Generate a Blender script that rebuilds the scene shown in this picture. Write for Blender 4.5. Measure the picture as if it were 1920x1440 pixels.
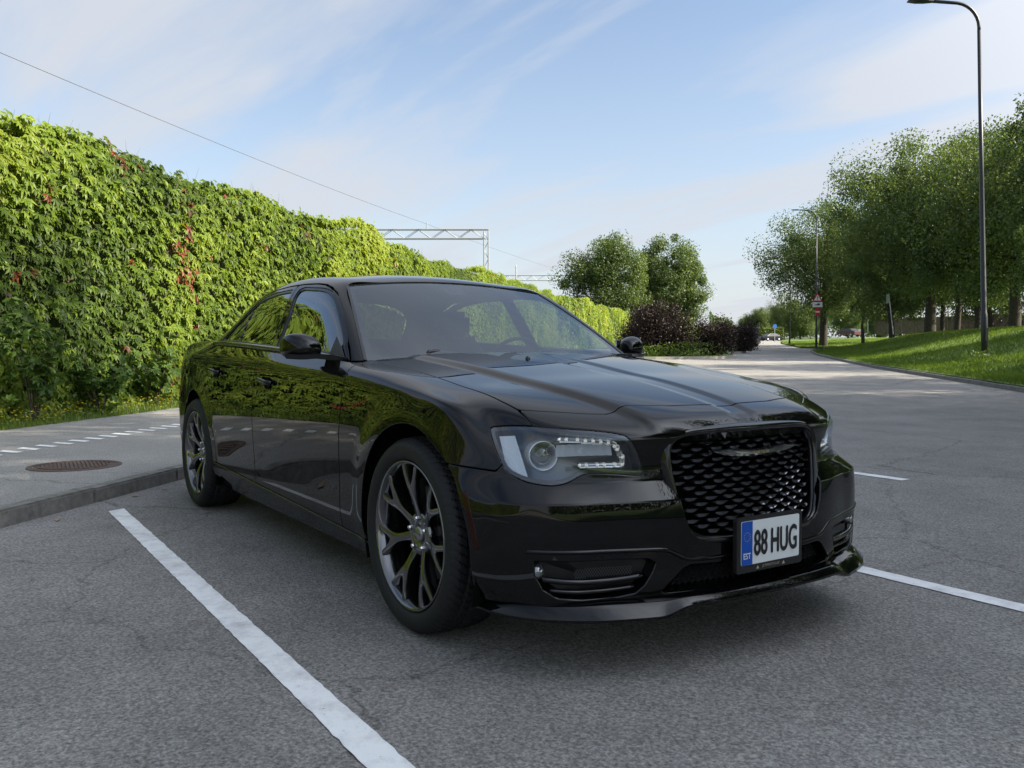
import bpy, bmesh, math, random
import numpy as np
from mathutils import Vector, Matrix, Euler
from mathutils.bvhtree import BVHTree

scene = bpy.context.scene
for _o in list(bpy.data.objects): bpy.data.objects.remove(_o)
COL = scene.collection
R = math.radians
random.seed(7); RNG = np.random.default_rng(7)

# ------------------------------------------------------------------ camera
CAM = np.array([2.81380792, -2.32347247, 1.02990773]); YAW, PITCH, ROLL, FPX = 2.557968823, -0.039522784, -0.00078163, 1641.8598
FW = np.array([math.cos(YAW) * math.cos(PITCH), math.sin(YAW) * math.cos(PITCH), math.sin(PITCH)])
RT = np.array([math.sin(YAW), -math.cos(YAW), 0.0]); UP = np.cross(RT, FW)
RT, UP = math.cos(ROLL) * RT + math.sin(ROLL) * UP, -math.sin(ROLL) * RT + math.cos(ROLL) * UP
cam_data = bpy.data.cameras.new('camera'); cam = bpy.data.objects.new('camera', cam_data); COL.objects.link(cam)
cam.matrix_world = Matrix(((RT[0], UP[0], -FW[0], CAM[0]), (RT[1], UP[1], -FW[1], CAM[1]), (RT[2], UP[2], -FW[2], CAM[2]), (0, 0, 0, 1)))
cam_data.sensor_width = 36; cam_data.lens = FPX / 1920 * 36; cam_data.clip_start = .05; cam_data.clip_end = 3000
scene.camera = cam
# ------------------------------------------------------------------ sky, sun, exposure
# view frame on the ground: d = metres ahead of the camera, s = metres to its right
F2 = np.array([math.cos(YAW), math.sin(YAW)]); R2 = np.array([math.sin(YAW), -math.cos(YAW)])
def W(d, s, z=0.0): p = CAM[:2] + F2 * d + R2 * s; return (float(p[0]), float(p[1]), float(z))
SUN_EL = R(35.5); SUN_D, SUN_S = -.18, .984               # sun stands to the right and a little behind the camera
_sx, _sy = F2 * SUN_D + R2 * SUN_S
SUN_DIR = Vector((_sx * math.cos(SUN_EL), _sy * math.cos(SUN_EL), math.sin(SUN_EL))).normalized()
world = bpy.data.worlds.new('World'); scene.world = world; world.use_nodes = True
wn, wl = world.node_tree.nodes, world.node_tree.links; bg = wn['Background']
sky = wn.new('ShaderNodeTexSky'); sky.sky_type = 'NISHITA'; sky.sun_disc = False; sky.sun_elevation = SUN_EL
sky.sun_rotation = math.atan2(SUN_DIR.x, SUN_DIR.y); sky.air_density = 1.0; sky.dust_density = .8; sky.ozone_density = 2.2
# thin high cloud: streaks on a flat layer, the same pattern all over the sky
tc = wn.new('ShaderNodeTexCoord'); sp = wn.new('ShaderNodeSeparateXYZ'); wl.new(tc.outputs['Generated'], sp.inputs[0])
def wmath(op, a, b=None):
    n = wn.new('ShaderNodeMath'); n.operation = op
    for i, v in enumerate((a, b)):
        if v is None: continue
        if isinstance(v, (int, float)): n.inputs[i].default_value = v
        else: wl.new(v, n.inputs[i])
    return n.outputs[0]
den = wmath('ADD', wmath('MAXIMUM', sp.outputs[2], 0.0), .10)
cx = wmath('DIVIDE', sp.outputs[0], den); cy = wmath('DIVIDE', sp.outputs[1], den)
cmb = wn.new('ShaderNodeCombineXYZ'); wl.new(cx, cmb.inputs[0]); wl.new(cy, cmb.inputs[1])
mp = wn.new('ShaderNodeMapping'); mp.inputs['Rotation'].default_value = (0, 0, -YAW - R(62)); mp.inputs['Scale'].default_value = (.55, 2.1, 1); wl.new(cmb.outputs[0], mp.inputs[0])
nz = wn.new('ShaderNodeTexNoise'); nz.inputs['Scale'].default_value = .62; nz.inputs['Detail'].default_value = 7; nz.inputs['Roughness'].default_value = .52; nz.inputs['Distortion'].default_value = .55; wl.new(mp.outputs[0], nz.inputs['Vector'])
cr = wn.new('ShaderNodeValToRGB'); cr.color_ramp.elements[0].position = .36; cr.color_ramp.elements[0].color = (.06, .06, .06, 1); cr.color_ramp.elements[1].position = .58; cr.color_ramp.elements[1].color = (.93, .93, .93, 1); wl.new(nz.outputs['Fac'], cr.inputs['Fac'])
mix = wn.new('ShaderNodeMix'); mix.data_type = 'RGBA'; hz = wmath('POWER', wmath('SUBTRACT', 1.0, wmath('MINIMUM', wmath('MAXIMUM', sp.outputs[2], 0.0), 1.0)), 4.5)      # low air is veiled
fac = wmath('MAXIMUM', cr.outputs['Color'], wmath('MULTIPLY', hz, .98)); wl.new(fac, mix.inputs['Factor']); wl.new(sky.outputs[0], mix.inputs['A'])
# thin cloud scatters forward: extra glow added towards the sun to brighten the shade
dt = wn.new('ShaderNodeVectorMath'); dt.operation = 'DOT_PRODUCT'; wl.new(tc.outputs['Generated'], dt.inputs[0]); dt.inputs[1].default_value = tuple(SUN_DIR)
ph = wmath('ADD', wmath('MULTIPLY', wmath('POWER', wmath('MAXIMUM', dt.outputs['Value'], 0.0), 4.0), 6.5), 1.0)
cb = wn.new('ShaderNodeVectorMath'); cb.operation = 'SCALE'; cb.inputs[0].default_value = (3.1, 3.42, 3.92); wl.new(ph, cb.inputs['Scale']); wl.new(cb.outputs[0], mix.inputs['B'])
wb = wn.new('ShaderNodeMix'); wb.data_type = 'RGBA'; wb.blend_type = 'MULTIPLY'; wb.inputs['Factor'].default_value = 1; wl.new(mix.outputs['Result'], wb.inputs['A']); wb.inputs['B'].default_value = (1.02, .975, .93, 1)   # daylight white balance
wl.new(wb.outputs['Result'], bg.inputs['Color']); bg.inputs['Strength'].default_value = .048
sun_data = bpy.data.lights.new('sun', 'SUN'); sun_data.energy = 2.75; sun_data.angle = R(.53); sun_data.color = (1.0, .89, .71)
sun = bpy.data.objects.new('sun', sun_data); COL.objects.link(sun); sun.rotation_euler = (-SUN_DIR).to_track_quat('-Z', 'Y').to_euler(); sun.location = (0, 0, 30)
scene.view_settings.view_transform = 'Standard'; scene.view_settings.look = 'None'; scene.view_settings.gamma = 1.0; scene.view_settings.exposure = 2.2
scene.view_settings.use_curve_mapping = False
# ------------------------------------------------------------------ materials
MATS = {}
def mat(name, base=(.5, .5, .5), rough=.5, metal=0.0, spec=.5, coat=0.0, coat_rough=.03, emit=None, emit_s=0.0):
    if name in MATS: return MATS[name]
    m = bpy.data.materials.new(name); m.use_nodes = True
    b = m.node_tree.nodes['Principled BSDF']
    b.inputs['Base Color'].default_value = (*base, 1); b.inputs['Roughness'].default_value = rough
    b.inputs['Metallic'].default_value = metal; b.inputs['Specular IOR Level'].default_value = spec
    b.inputs['Coat Weight'].default_value = coat; b.inputs['Coat Roughness'].default_value = coat_rough
    if emit: b.inputs['Emission Color'].default_value = (*emit, 1); b.inputs['Emission Strength'].default_value = emit_s
    MATS[name] = m; return m
def nodes(m): return m.node_tree.nodes, m.node_tree.links, m.node_tree.nodes['Principled BSDF']
def add_noise_color(m, c0, c1, scale, detail=4, rough=.6, bump=0.0, bump_scale=None, coord='Object', lo=.35, hi=.65):
    n, l, b = nodes(m); tc = n.new('ShaderNodeTexCoord'); nz = n.new('ShaderNodeTexNoise'); nz.inputs['Scale'].default_value = scale
    nz.inputs['Detail'].default_value = detail; nz.inputs['Roughness'].default_value = rough; l.new(tc.outputs[coord], nz.inputs['Vector'])
    r = n.new('ShaderNodeValToRGB'); r.color_ramp.elements[0].position = lo; r.color_ramp.elements[1].position = hi
    r.color_ramp.elements[0].color = (*c0, 1); r.color_ramp.elements[1].color = (*c1, 1)
    l.new(nz.outputs['Fac'], r.inputs['Fac']); l.new(r.outputs['Color'], b.inputs['Base Color'])
    if bump:
        n2 = nz
        if bump_scale: n2 = n.new('ShaderNodeTexNoise'); n2.inputs['Scale'].default_value = bump_scale; n2.inputs['Detail'].default_value = 3; l.new(tc.outputs[coord], n2.inputs['Vector'])
        bp = n.new('ShaderNodeBump'); bp.inputs['Strength'].default_value = bump; bp.inputs['Distance'].default_value = .01
        l.new(n2.outputs['Fac'], bp.inputs['Height']); l.new(bp.outputs['Normal'], b.inputs['Normal'])
    return m
def glass_mat(name, tint, refl_boost=0.0, rough=0.0):
    """thin pane: tinted see-through plus fresnel mirror"""
    if name in MATS: return MATS[name]
    m = bpy.data.materials.new(name); m.use_nodes = True; n = m.node_tree.nodes; l = m.node_tree.links
    n.remove(n['Principled BSDF']); out = n['Material Output']
    t = n.new('ShaderNodeBsdfTransparent'); t.inputs[0].default_value = (*tint, 1)
    g = n.new('ShaderNodeBsdfGlossy'); g.inputs['Roughness'].default_value = rough; g.inputs[0].default_value = (.86, .93, 1, 1)
    fr = n.new('ShaderNodeLayerWeight'); fr.inputs[0].default_value = .5; pw = n.new('ShaderNodeMath'); pw.operation = 'POWER'; pw.inputs[1].default_value = 5; l.new(fr.outputs['Facing'], pw.inputs[0])
    mt = n.new('ShaderNodeMath'); mt.operation = 'MULTIPLY_ADD'; mt.inputs[1].default_value = .92; mt.inputs[2].default_value = refl_boost + .06; mt.use_clamp = True
    l.new(pw.outputs[0], mt.inputs[0]); mx = n.new('ShaderNodeMixShader'); l.new(mt.outputs[0], mx.inputs[0]); l.new(t.outputs[0], mx.inputs[1]); l.new(g.outputs[0], mx.inputs[2])
    l.new(mx.outputs[0], out.inputs['Surface']); MATS[name] = m; return m

# ------------------------------------------------------------------ objects
def link(o, parent=None):
    COL.objects.link(o)
    if parent is not None: o.parent = parent
    return o
def tag(o, label=None, cat=None, group=None, kind=None):
    if label: o['label'] = label
    if cat: o['category'] = cat
    if group: o['group'] = group
    if kind: o['kind'] = kind
    return o
def empty(name, loc=(0, 0, 0), rotz=0.0):
    o = bpy.data.objects.new(name, None); o.location = loc; o.rotation_euler = (0, 0, rotz); o.empty_display_size = .1
    return link(o)
def mesh_data(name, V, F, m=None, smooth=False, normals=None):
    me = bpy.data.meshes.new(name); me.from_pydata([tuple(map(float, v)) for v in V], [], F)
    if m is not None: me.materials.append(m)
    if smooth: me.shade_smooth()
    me.update()
    if normals is not None: me.normals_split_custom_set_from_vertices([tuple(map(float, v)) for v in normals])
    return me
def fast_mesh(name, V, F, m=None, smooth=False):
    """large uniform-face mesh from numpy arrays"""
    V = np.ascontiguousarray(V, np.float32); F = np.ascontiguousarray(F, np.int32); k = F.shape[1]
    me = bpy.data.meshes.new(name); me.vertices.add(len(V)); me.vertices.foreach_set('co', V.ravel())
    me.loops.add(F.size); me.loops.foreach_set('vertex_index', F.ravel()); me.polygons.add(len(F))
    me.polygons.foreach_set('loop_start', np.arange(0, F.size, k, dtype=np.int32))
    if m is not None: me.materials.append(m)
    me.polygons.foreach_set('use_smooth', np.full(len(F), smooth)); me.update(calc_edges=True); return me
def obj(name, V, F, m=None, parent=None, smooth=False, normals=None):
    return link(bpy.data.objects.new(name, mesh_data(name, V, F, m, smooth, normals)), parent)
class MB:
    """collects simple solids into one mesh"""
    def __init__(s): s.V = []; s.F = []
    def add(s, V, F):
        b = len(s.V); s.V += [tuple(map(float, v)) for v in V]; s.F += [tuple(int(i) + b for i in f) for f in F]; return s
    def box(s, c, d, rot=None):
        c = np.array(c, float); d = np.array(d, float) / 2
        P = np.array([(x, y, z) for x in (-1, 1) for y in (-1, 1) for z in (-1, 1)], float) * d
        if rot is not None: P = P @ np.array(rot).T
        return s.add(P + c, [(0, 1, 3, 2), (4, 6, 7, 5), (0, 4, 5, 1), (2, 3, 7, 6), (0, 2, 6, 4), (1, 5, 7, 3)])
    def tube(s, pts, rad, n=10, cap=True, squash=1.0):
        P = np.array(pts, float); k = len(P); rad = np.broadcast_to(np.array(rad, float), (k,)); rings = []
        T = np.gradient(P, axis=0); T /= np.maximum(np.linalg.norm(T, axis=1, keepdims=True), 1e-9)
        u = np.cross(T[0], (0, 0, 1.0)); u = u if np.linalg.norm(u) > .1 else np.cross(T[0], (0, 1.0, 0)); u /= np.linalg.norm(u)
        for i in range(k):
            u = u - T[i] * (u @ T[i]); u /= np.linalg.norm(u); v = np.cross(T[i], u); a = np.linspace(0, 2 * np.pi, n, endpoint=False)
            rings.append(P[i] + rad[i] * (np.cos(a)[:, None] * u + squash * np.sin(a)[:, None] * v))
        F = [(i * n + j, i * n + (j + 1) % n, (i + 1) * n + (j + 1) % n, (i + 1) * n + j) for i in range(k - 1) for j in range(n)]
        if cap: F += [tuple(range(n))[::-1], tuple((k - 1) * n + j for j in range(n))]
        return s.add(np.concatenate(rings), F)
    def prism(s, poly, a, b, axis=0):
        """2-D polygon extruded along an axis from a to b"""
        n = len(poly); P = []
        for w in (a, b):
            for p in poly: q = list(p); q.insert(axis, w); P.append(q)
        return s.add(P, [tuple(range(n)), tuple(range(2 * n - 1, n - 1, -1))] + [(i, i + n, (i + 1) % n + n, (i + 1) % n) for i in range(n)])
    def build(s, name, m, parent=None, smooth=False, bevel=0.0):
        me = mesh_data(name, s.V, s.F, m, smooth)
        bm = bmesh.new(); bm.from_mesh(me); bmesh.ops.recalc_face_normals(bm, faces=bm.faces)
        if bevel: bmesh.ops.bevel(bm, geom=[e for e in bm.edges if e.is_manifold and e.calc_face_angle(0) > .5], offset=bevel, segments=2, affect='EDGES', clamp_overlap=True)
        bm.to_mesh(me); bm.free()
        if smooth: me.shade_smooth()
        return link(bpy.data.objects.new(name, me), parent)
def lathe(prof, n=64, axis='y', a0=0.0, a1=2 * np.pi):
    """profile of (r, h) turned about the axis; returns V, F"""
    P = np.array(prof, float); k = len(P); full = abs(a1 - a0 - 2 * np.pi) < 1e-6
    A = np.linspace(a0, a1, n, endpoint=not full); V = []
    for a in A:
        c, s_ = np.cos(a), np.sin(a)
        for r, h in P: V.append((r * c, h, r * s_) if axis == 'y' else (r * c, r * s_, h) if axis == 'z' else (h, r * c, r * s_))
    m = n if full else n - 1
    F = [(i * k + j, i * k + j + 1, ((i + 1) % n) * k + j + 1, ((i + 1) % n) * k + j) for i in range(m) for j in range(k - 1)]
    return np.array(V), F
def text_mesh(body, size, xs=1.0, shear=0.0, spacing=1.0):
    """outline of a line of lettering as flat (x, y) mesh, centred"""
    cu = bpy.data.curves.new('t', 'FONT'); cu.body = body; cu.size = size; cu.align_x = 'CENTER'; cu.align_y = 'CENTER'; cu.shear = shear; cu.space_character = spacing; cu.offset = 0
    o = bpy.data.objects.new('t', cu); COL.objects.link(o); bpy.context.view_layer.update()
    me = bpy.data.meshes.new_from_object(o.evaluated_get(bpy.context.evaluated_depsgraph_get()))
    V = np.array([v.co[:2] for v in me.vertices]); F = [tuple(p.vertices) for p in me.polygons]
    bpy.data.objects.remove(o); bpy.data.meshes.remove(me); V[:, 0] *= xs
    c = (V.max(0) + V.min(0)) / 2; return V - c, F
def sd_poly(P, poly):
    """signed distance to a closed polygon, positive inside; P (n,2)"""
    poly = np.array(poly, float); d = np.full(len(P), 1e9); ins = np.zeros(len(P), bool)
    for a, b in zip(poly, np.roll(poly, -1, 0)):
        e = b - a; w = P - a; t = np.clip((w @ e) / max(e @ e, 1e-12), 0, 1); d = np.minimum(d, np.linalg.norm(w - t[:, None] * e, axis=1))
        c = (a[1] > P[:, 1]) != (b[1] > P[:, 1])
        with np.errstate(divide='ignore', invalid='ignore'):
            ins ^= c & (P[:, 0] < (b[0] - a[0]) * (P[:, 1] - a[1]) / (b[1] - a[1]) + a[0])
    return np.where(ins, d, -d)
def smooth_poly(pts, n=8, closed=True):
    """Catmull-Rom through the points"""
    P = np.array(pts, float); k = len(P); o = []
    for i in range(k if closed else k - 1):
        a, b, c, d = (P[(i - 1) % k], P[i], P[(i + 1) % k], P[(i + 2) % k]) if closed else (P[max(i - 1, 0)], P[i], P[i + 1], P[min(i + 2, k - 1)])
        for t in np.linspace(0, 1, n, endpoint=False):
            o.append(.5 * (2 * b + (c - a) * t + (2 * a - 5 * b + 4 * c - d) * t * t + (3 * b - a - 3 * c + d) * t ** 3))
    if not closed: o.append(P[-1])
    return np.array(o)
def sweep(path, prof, up, closed=True):
    """profile (a, b) along a 3-D path: a along side = t x up, b along up (per-point up allowed)"""
    P = np.array(path, float); k = len(P); U = np.broadcast_to(np.array(up, float), (k, 3))
    T = (np.roll(P, -1, 0) - np.roll(P, 1, 0)) if closed else np.gradient(P, axis=0)
    T /= np.linalg.norm(T, axis=1, keepdims=True); S = np.cross(T, U); S /= np.linalg.norm(S, axis=1, keepdims=True); U = np.cross(S, T)
    pr = np.array(prof, float); q = len(pr); V = (P[:, None] + pr[None, :, :1] * S[:, None] + pr[None, :, 1:] * U[:, None]).reshape(-1, 3)
    F = [(i * q + j, i * q + (j + 1) % q, ((i + 1) % k) * q + (j + 1) % q, ((i + 1) % k) * q + j) for i in range(k if closed else k - 1) for j in range(q)]
    if not closed: F += [tuple(range(q))[::-1], tuple((k - 1) * q + j for j in range(q))]
    return V, F
# ------------------------------------------------------------------ car surfaces
def catmull(verts, faces, crease, level, interp=0):
    """Catmull-Clark limit surface of a control cage, nudged so that it passes near the cage points."""
    P = np.array(verts, float); Cg = P.copy()
    for it in range(interp + 1):
        me = bpy.data.meshes.new('tmp'); me.from_pydata(Cg.tolist(), [], faces); me.update()
        if crease:
            at = me.attributes.new('crease_edge', 'FLOAT', 'EDGE')
            for e in me.edges:
                k = tuple(sorted(e.vertices)); 
                if k in crease: at.data[e.index].value = crease[k]
        ob = bpy.data.objects.new('tmp', me); bpy.context.scene.collection.objects.link(ob)
        md = ob.modifiers.new('s', 'SUBSURF'); lv = level if it == interp else 2
        md.levels = lv; md.render_levels = lv; md.use_limit_surface = True; md.boundary_smooth = 'PRESERVE_CORNERS'
        ev = ob.evaluated_get(bpy.context.evaluated_depsgraph_get()); m2 = ev.to_mesh()
        n = len(m2.vertices); V = np.empty(n * 3); m2.vertices.foreach_get('co', V); V = V.reshape(-1, 3)
        if it < interp: Cg = Cg + 0.9 * (P - V[:len(P)])
        else:
            F = np.empty(len(m2.polygons) * 4, int); m2.polygons.foreach_get('vertices', F); F = F.reshape(-1, 4)
        ev.to_mesh_clear(); bpy.data.objects.remove(ob); bpy.data.meshes.remove(me)
    return V, F

class Surf:
    """polygon soup with per-vertex normals; F is padded with -1"""
    def __init__(s, V, F, N=None):
        s.V = np.asarray(V, float); F = np.asarray(F, int)
        if F.shape[1] < 8: F = np.concatenate([F, -np.ones((len(F), 8 - F.shape[1]), int)], 1)
        s.F = F; s.N = vnormals(s.V, F) if N is None else N
    def clip(s, fn, off=0.0):
        """keep the part where fn(V) >= off"""
        f = (fn(s.V) if callable(fn) else fn) - off
        ff = np.where(s.F >= 0, f[np.maximum(s.F, 0)], 1.0); mn = ff.min(1)
        ff2 = np.where(s.F >= 0, f[np.maximum(s.F, 0)], -1.0); mx = ff2.max(1)
        keep = s.F[mn >= 0]; mix = s.F[(mn < 0) & (mx > 0)]
        nv = []; nn = []; cache = {}; out = []; base = len(s.V)
        for poly in mix:
            p = [int(i) for i in poly if i >= 0]; q = []
            for a, b in zip(p, p[1:] + p[:1]):
                fa, fb = f[a], f[b]
                if fa >= 0: q.append(a)
                if (fa >= 0) != (fb >= 0):
                    k = (a, b) if a < b else (b, a)
                    if k not in cache:
                        t = f[k[0]] / (f[k[0]] - f[k[1]])
                        cache[k] = base + len(nv)
                        nv.append(s.V[k[0]] * (1 - t) + s.V[k[1]] * t); nn.append(s.N[k[0]] * (1 - t) + s.N[k[1]] * t)
                    q.append(cache[k])
            if len(q) >= 3:
                if len(q) > 8: q = q[:8]
                out.append(q + [-1] * (8 - len(q)))
        V = np.concatenate([s.V, np.array(nv).reshape(-1, 3)]); N = np.concatenate([s.N, np.array(nn).reshape(-1, 3)])
        F = np.concatenate([keep, np.array(out, int).reshape(-1, 8)])
        return Surf(V, F, N).compact()
    def compact(s):
        u = np.unique(s.F[s.F >= 0]); mp = -np.ones(len(s.V) + 1, int); mp[u] = np.arange(len(u))
        s.F = np.where(s.F >= 0, mp[s.F], -1); s.V = s.V[u]; N = s.N[u]; s.N = N / np.maximum(np.linalg.norm(N, axis=1, keepdims=True), 1e-9)
        return s
    def offset(s, d): return Surf(s.V + s.N * (d[:, None] if hasattr(d, '__len__') else d), s.F, s.N.copy())
    def mirror(s):
        m = np.array([1, -1, 1.]); F = s.F.copy()
        for i in range(len(F)):
            k = (F[i] >= 0).sum(); F[i, :k] = F[i, :k][::-1]
        return Surf(s.V * m, F, s.N * m)
    def polys(s): return [[int(i) for i in p if i >= 0] for p in s.F]
    def boundary(s):
        cnt = {}
        for p in s.polys():
            for a, b in zip(p, p[1:] + p[:1]):
                if (b, a) in cnt: del cnt[(b, a)]
                else: cnt[(a, b)] = 1
        return list(cnt)

def vnormals(V, F):
    N = np.zeros_like(V); T = []
    a, b, c = V[F[:, 0]], V[F[:, 1]], V[F[:, 2]]
    if F.shape[1] > 3:
        d = V[np.where(F[:, 3] >= 0, F[:, 3], F[:, 0])]
        fn = np.where((F[:, 3] >= 0)[:, None], np.cross(c - a, d - b), np.cross(b - a, c - a))
    else: fn = np.cross(b - a, c - a)
    for k in range(F.shape[1]):
        ok = F[:, k] >= 0; np.add.at(N, F[ok, k], fn[ok])
    return N / np.maximum(np.linalg.norm(N, axis=1, keepdims=True), 1e-12)

def sstep(a, b, x):
    t = np.clip((x - a) / (b - a), 0, 1); return t * t * (3 - 2 * t)
def interp(x, xs, ys): return np.interp(x, xs, ys)

WB, WR = -3.052, 0.362            # rear axle x, wheel centre height

def body_surface(level=4):
    """lower body: sides, nose, tail, bonnet and boot as one smooth skin (both halves)"""
    # wrap stations: rear centre -> side -> nose centre, y >= 0
    rear = [(-4.10, 0.0), (-4.10, .24), (-4.07, .45), (-4.03, .60), (-3.96, .73)]
    rcorner = (-3.80, .83)
    side = [-3.45, -3.05, -2.55, -2.05, -1.55, -1.05, -.66, -.25, .08, .30]
    fcorner = (.462, .838)
    nose = [(.590, .715), (.684, .565), (.752, .385), (.782, .195), (.790, 0.0)]
    rows = []            # per station list of 8 points
    rz = [.25, .34, .46, .58, .70, .83, .96, 1.065]; rdx = [.06, .0, -.02, -.025, -.02, .0, .02, .06]
    for (x, y) in rear: rows.append([(x + d, y, z) for z, d in zip(rz, rdx)])
    x, y = rcorner; rows.append([(x + d * .7, y - e, z) for z, d, e in zip([.24, .34, .45, .57, .70, .83, .95, 1.05], rdx, [.03, .0, -.01, -.012, -.012, .0, .01, .05])])
    zr = [[.205, .315, .43, .56, .69, .80]]
    for x in side:
        zc = float(interp(x, [-3.5, -3.05, -1.6, -.6, 0, .3], [.975, .972, .945, .915, .865, .815]))
        zt = float(interp(x, [-3.45, -3.05, -2.55, -2.05, -1.55, -1.05, -.66, -.25, .08, .30], [1.048, 1.064, 1.064, 1.045, 1.025, 1.003, .975, .935, .886, .843]))
        yt = float(interp(x, [-3.5, -3.0, -2.5, -1, -.6, 0, .3], [.785, .82, .845, .85, .855, .862, .835]))
        k = float(interp(x, [-3.45, -3.05, -2.5, -.6, 0, .3], [-.050, -.010, .0, .0, -.002, -.010]))   # plan taper
        fz = float(sstep(-.5, .45, np.array(x)))                   # rows dive towards the nose
        zs = [a * (1 - fz) + b * fz for a, b in zip([.205, .315, .43, .56, .69, .80], [.21, .30, .39, .485, .57, .66])]
        ys = [.862, .905, .914, .922, .928, .927]
        st = [(x, yy + k, z) for yy, z in zip(ys, zs)]
        st += [(x, .914 + k, zc), (x, yt, zt)]
        rows.append(st)
    x, y = fcorner
    rows.append([(x + d, y + e, z) for d, e, z in zip([.02, .034, .042, .042, .034, -.004, -.03, -.065], [.025, .044, .052, .052, .046, -.002, -.026, -.07], [.235, .30, .39, .48, .555, .63, .71, .800])])
    nz = [.238, .30, .39, .48, .552, .612, .70, .786]; ndx = [.030, .040, .042, .042, .034, -.008, -.012, -.045]
    for i, (x, y) in enumerate(nose):
        w = [1.0, 1, 1, 1, 1][i]
        rows.append([(x + d * w + ((.03 if z < .57 else -.02 if z > .65 else 0) if i == 0 else 0), y * (1 + .035 * (z < .57)), z + (.006 if (z > .75 and i > 1) else 0)) for z, d in zip(nz, ndx)])
    nst, nr = len(rows), 8
    V = []; idx = {}
    def add(p):
        V.append(p); return len(V) - 1
    W = [[add(p) for p in st] for st in rows]
    # bonnet: T[l][k]; l = 0..4 (outer to centre), k = stations x from nose backwards
    hx = [.30, .08, -.25, -.66]
    ty = [.735, .60, .43, .22, 0.0]
    zout = {.30: .864, .08: .899, -.25: .944, -.66: .984}
    zcen = {.30: .884, .08: .917, -.25: .963, -.66: 1.010}
    sidx = {x: W[6 + side.index(x)] for x in side}
    ncol = [W[6 + len(side) + 1 + j] for j in range(5)]
    faces = []; 
    def quad(a, b, c, d): faces.append((a, b, c, d))
    for i in range(nst - 1):
        for j in range(nr - 1): quad(W[i][j], W[i][j + 1], W[i + 1][j + 1], W[i + 1][j])
    grid = [[ncol[l][7] for l in range(5)]]
    for x in hx:
        row = []
        for l, y in enumerate(ty):
            t = 1 - (y / ty[0]) ** 2
            z = zout[x] * (1 - t) + zcen[x] * t
            xx = x - (.05 * t if x < -.5 else 0) + (.035 * t if x > .2 else 0)
            row.append(add((xx, y, z)))
        grid.append(row)
    outer = [W[6 + len(side)][7]] + [sidx[x][7] for x in hx]      # front corner, then side tops
    for k in range(len(grid) - 1):
        quad(outer[k], outer[k + 1], grid[k + 1][0], grid[k][0])
        for l in range(4): quad(grid[k][l], grid[k + 1][l], grid[k + 1][l + 1], grid[k][l + 1])
    # boot lid
    bx = [-3.45, -3.05]; gridr = [[W[4 - l][7] for l in range(5)]]
    for x in bx:
        gridr.append([add((x - .02, y, z)) for y, z in zip(ty, [1.085, 1.100, 1.107, 1.112, 1.114])])
    outr = [W[5][7]] + [sidx[x][7] for x in bx]
    for k in range(len(gridr) - 1):
        quad(outr[k + 1], outr[k], gridr[k][0], gridr[k + 1][0])
        for l in range(4): quad(gridr[k + 1][l], gridr[k][l], gridr[k][l + 1], gridr[k + 1][l + 1])
    crease = {}
    def cr(a, b, c): crease[tuple(sorted((a, b)))] = c
    for i in range(6, 6 + len(side) - 2): cr(W[i][6], W[i + 1][6], .35)
    f0 = 6 + len(side)
    for i in range(f0, nst - 1): cr(W[i][4], W[i + 1][4], 1.4); cr(W[i][5], W[i + 1][5], .6)
    # mirror
    V = np.array(V, float); n = len(V); mp = np.arange(n); extra = []
    for i in range(n):
        if abs(V[i, 1]) > 1e-6: mp[i] = n + len(extra); extra.append(V[i] * [1, -1, 1])
    VV = np.concatenate([V, np.array(extra)])
    FF = list(faces) + [tuple(int(mp[i]) for i in f[::-1]) for f in faces]
    for (a, b), c in list(crease.items()): crease[tuple(sorted((int(mp[a]), int(mp[b]))))] = c
    Vd, Fd = catmull(VV, FF, crease, level, interp=5)
    # wheel-arch flares
    x, y, z = Vd.T; sg = np.sign(y); sidey = sstep(.80, .88, np.abs(y))
    for cx in (0.0, WB):
        r = np.hypot(x - cx, (z - WR)); 
        lip = sstep(.515, .425, r) * sidey * sstep(.20, .30, z)
        y = y + sg * .012 * lip
    # raised centre panel of the bonnet
    yc = interp(x, [-.7, -.2, .3, .60, .80], [.56, .53, .48, .43, .40])
    up = sstep(.965, .99, 1.0 - 0 * x) * sstep(yc + .026, yc - .026, np.abs(y)) * sstep(-.75, -.6, x) * sstep(.785, .72, x) * sstep(.74, .80, z)
    yg = interp(x, [-.7, .65], [.075, .045])
    dip = sstep(yg + .022, yg - .012, np.abs(y)) * sstep(-.70, -.35, x) * sstep(.775, .70, x) * sstep(.74, .80, z)
    z = z + .017 * up - .007 * dip
    Vd = np.stack([x, y, z], 1)
    return Surf(Vd, Fd)

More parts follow.
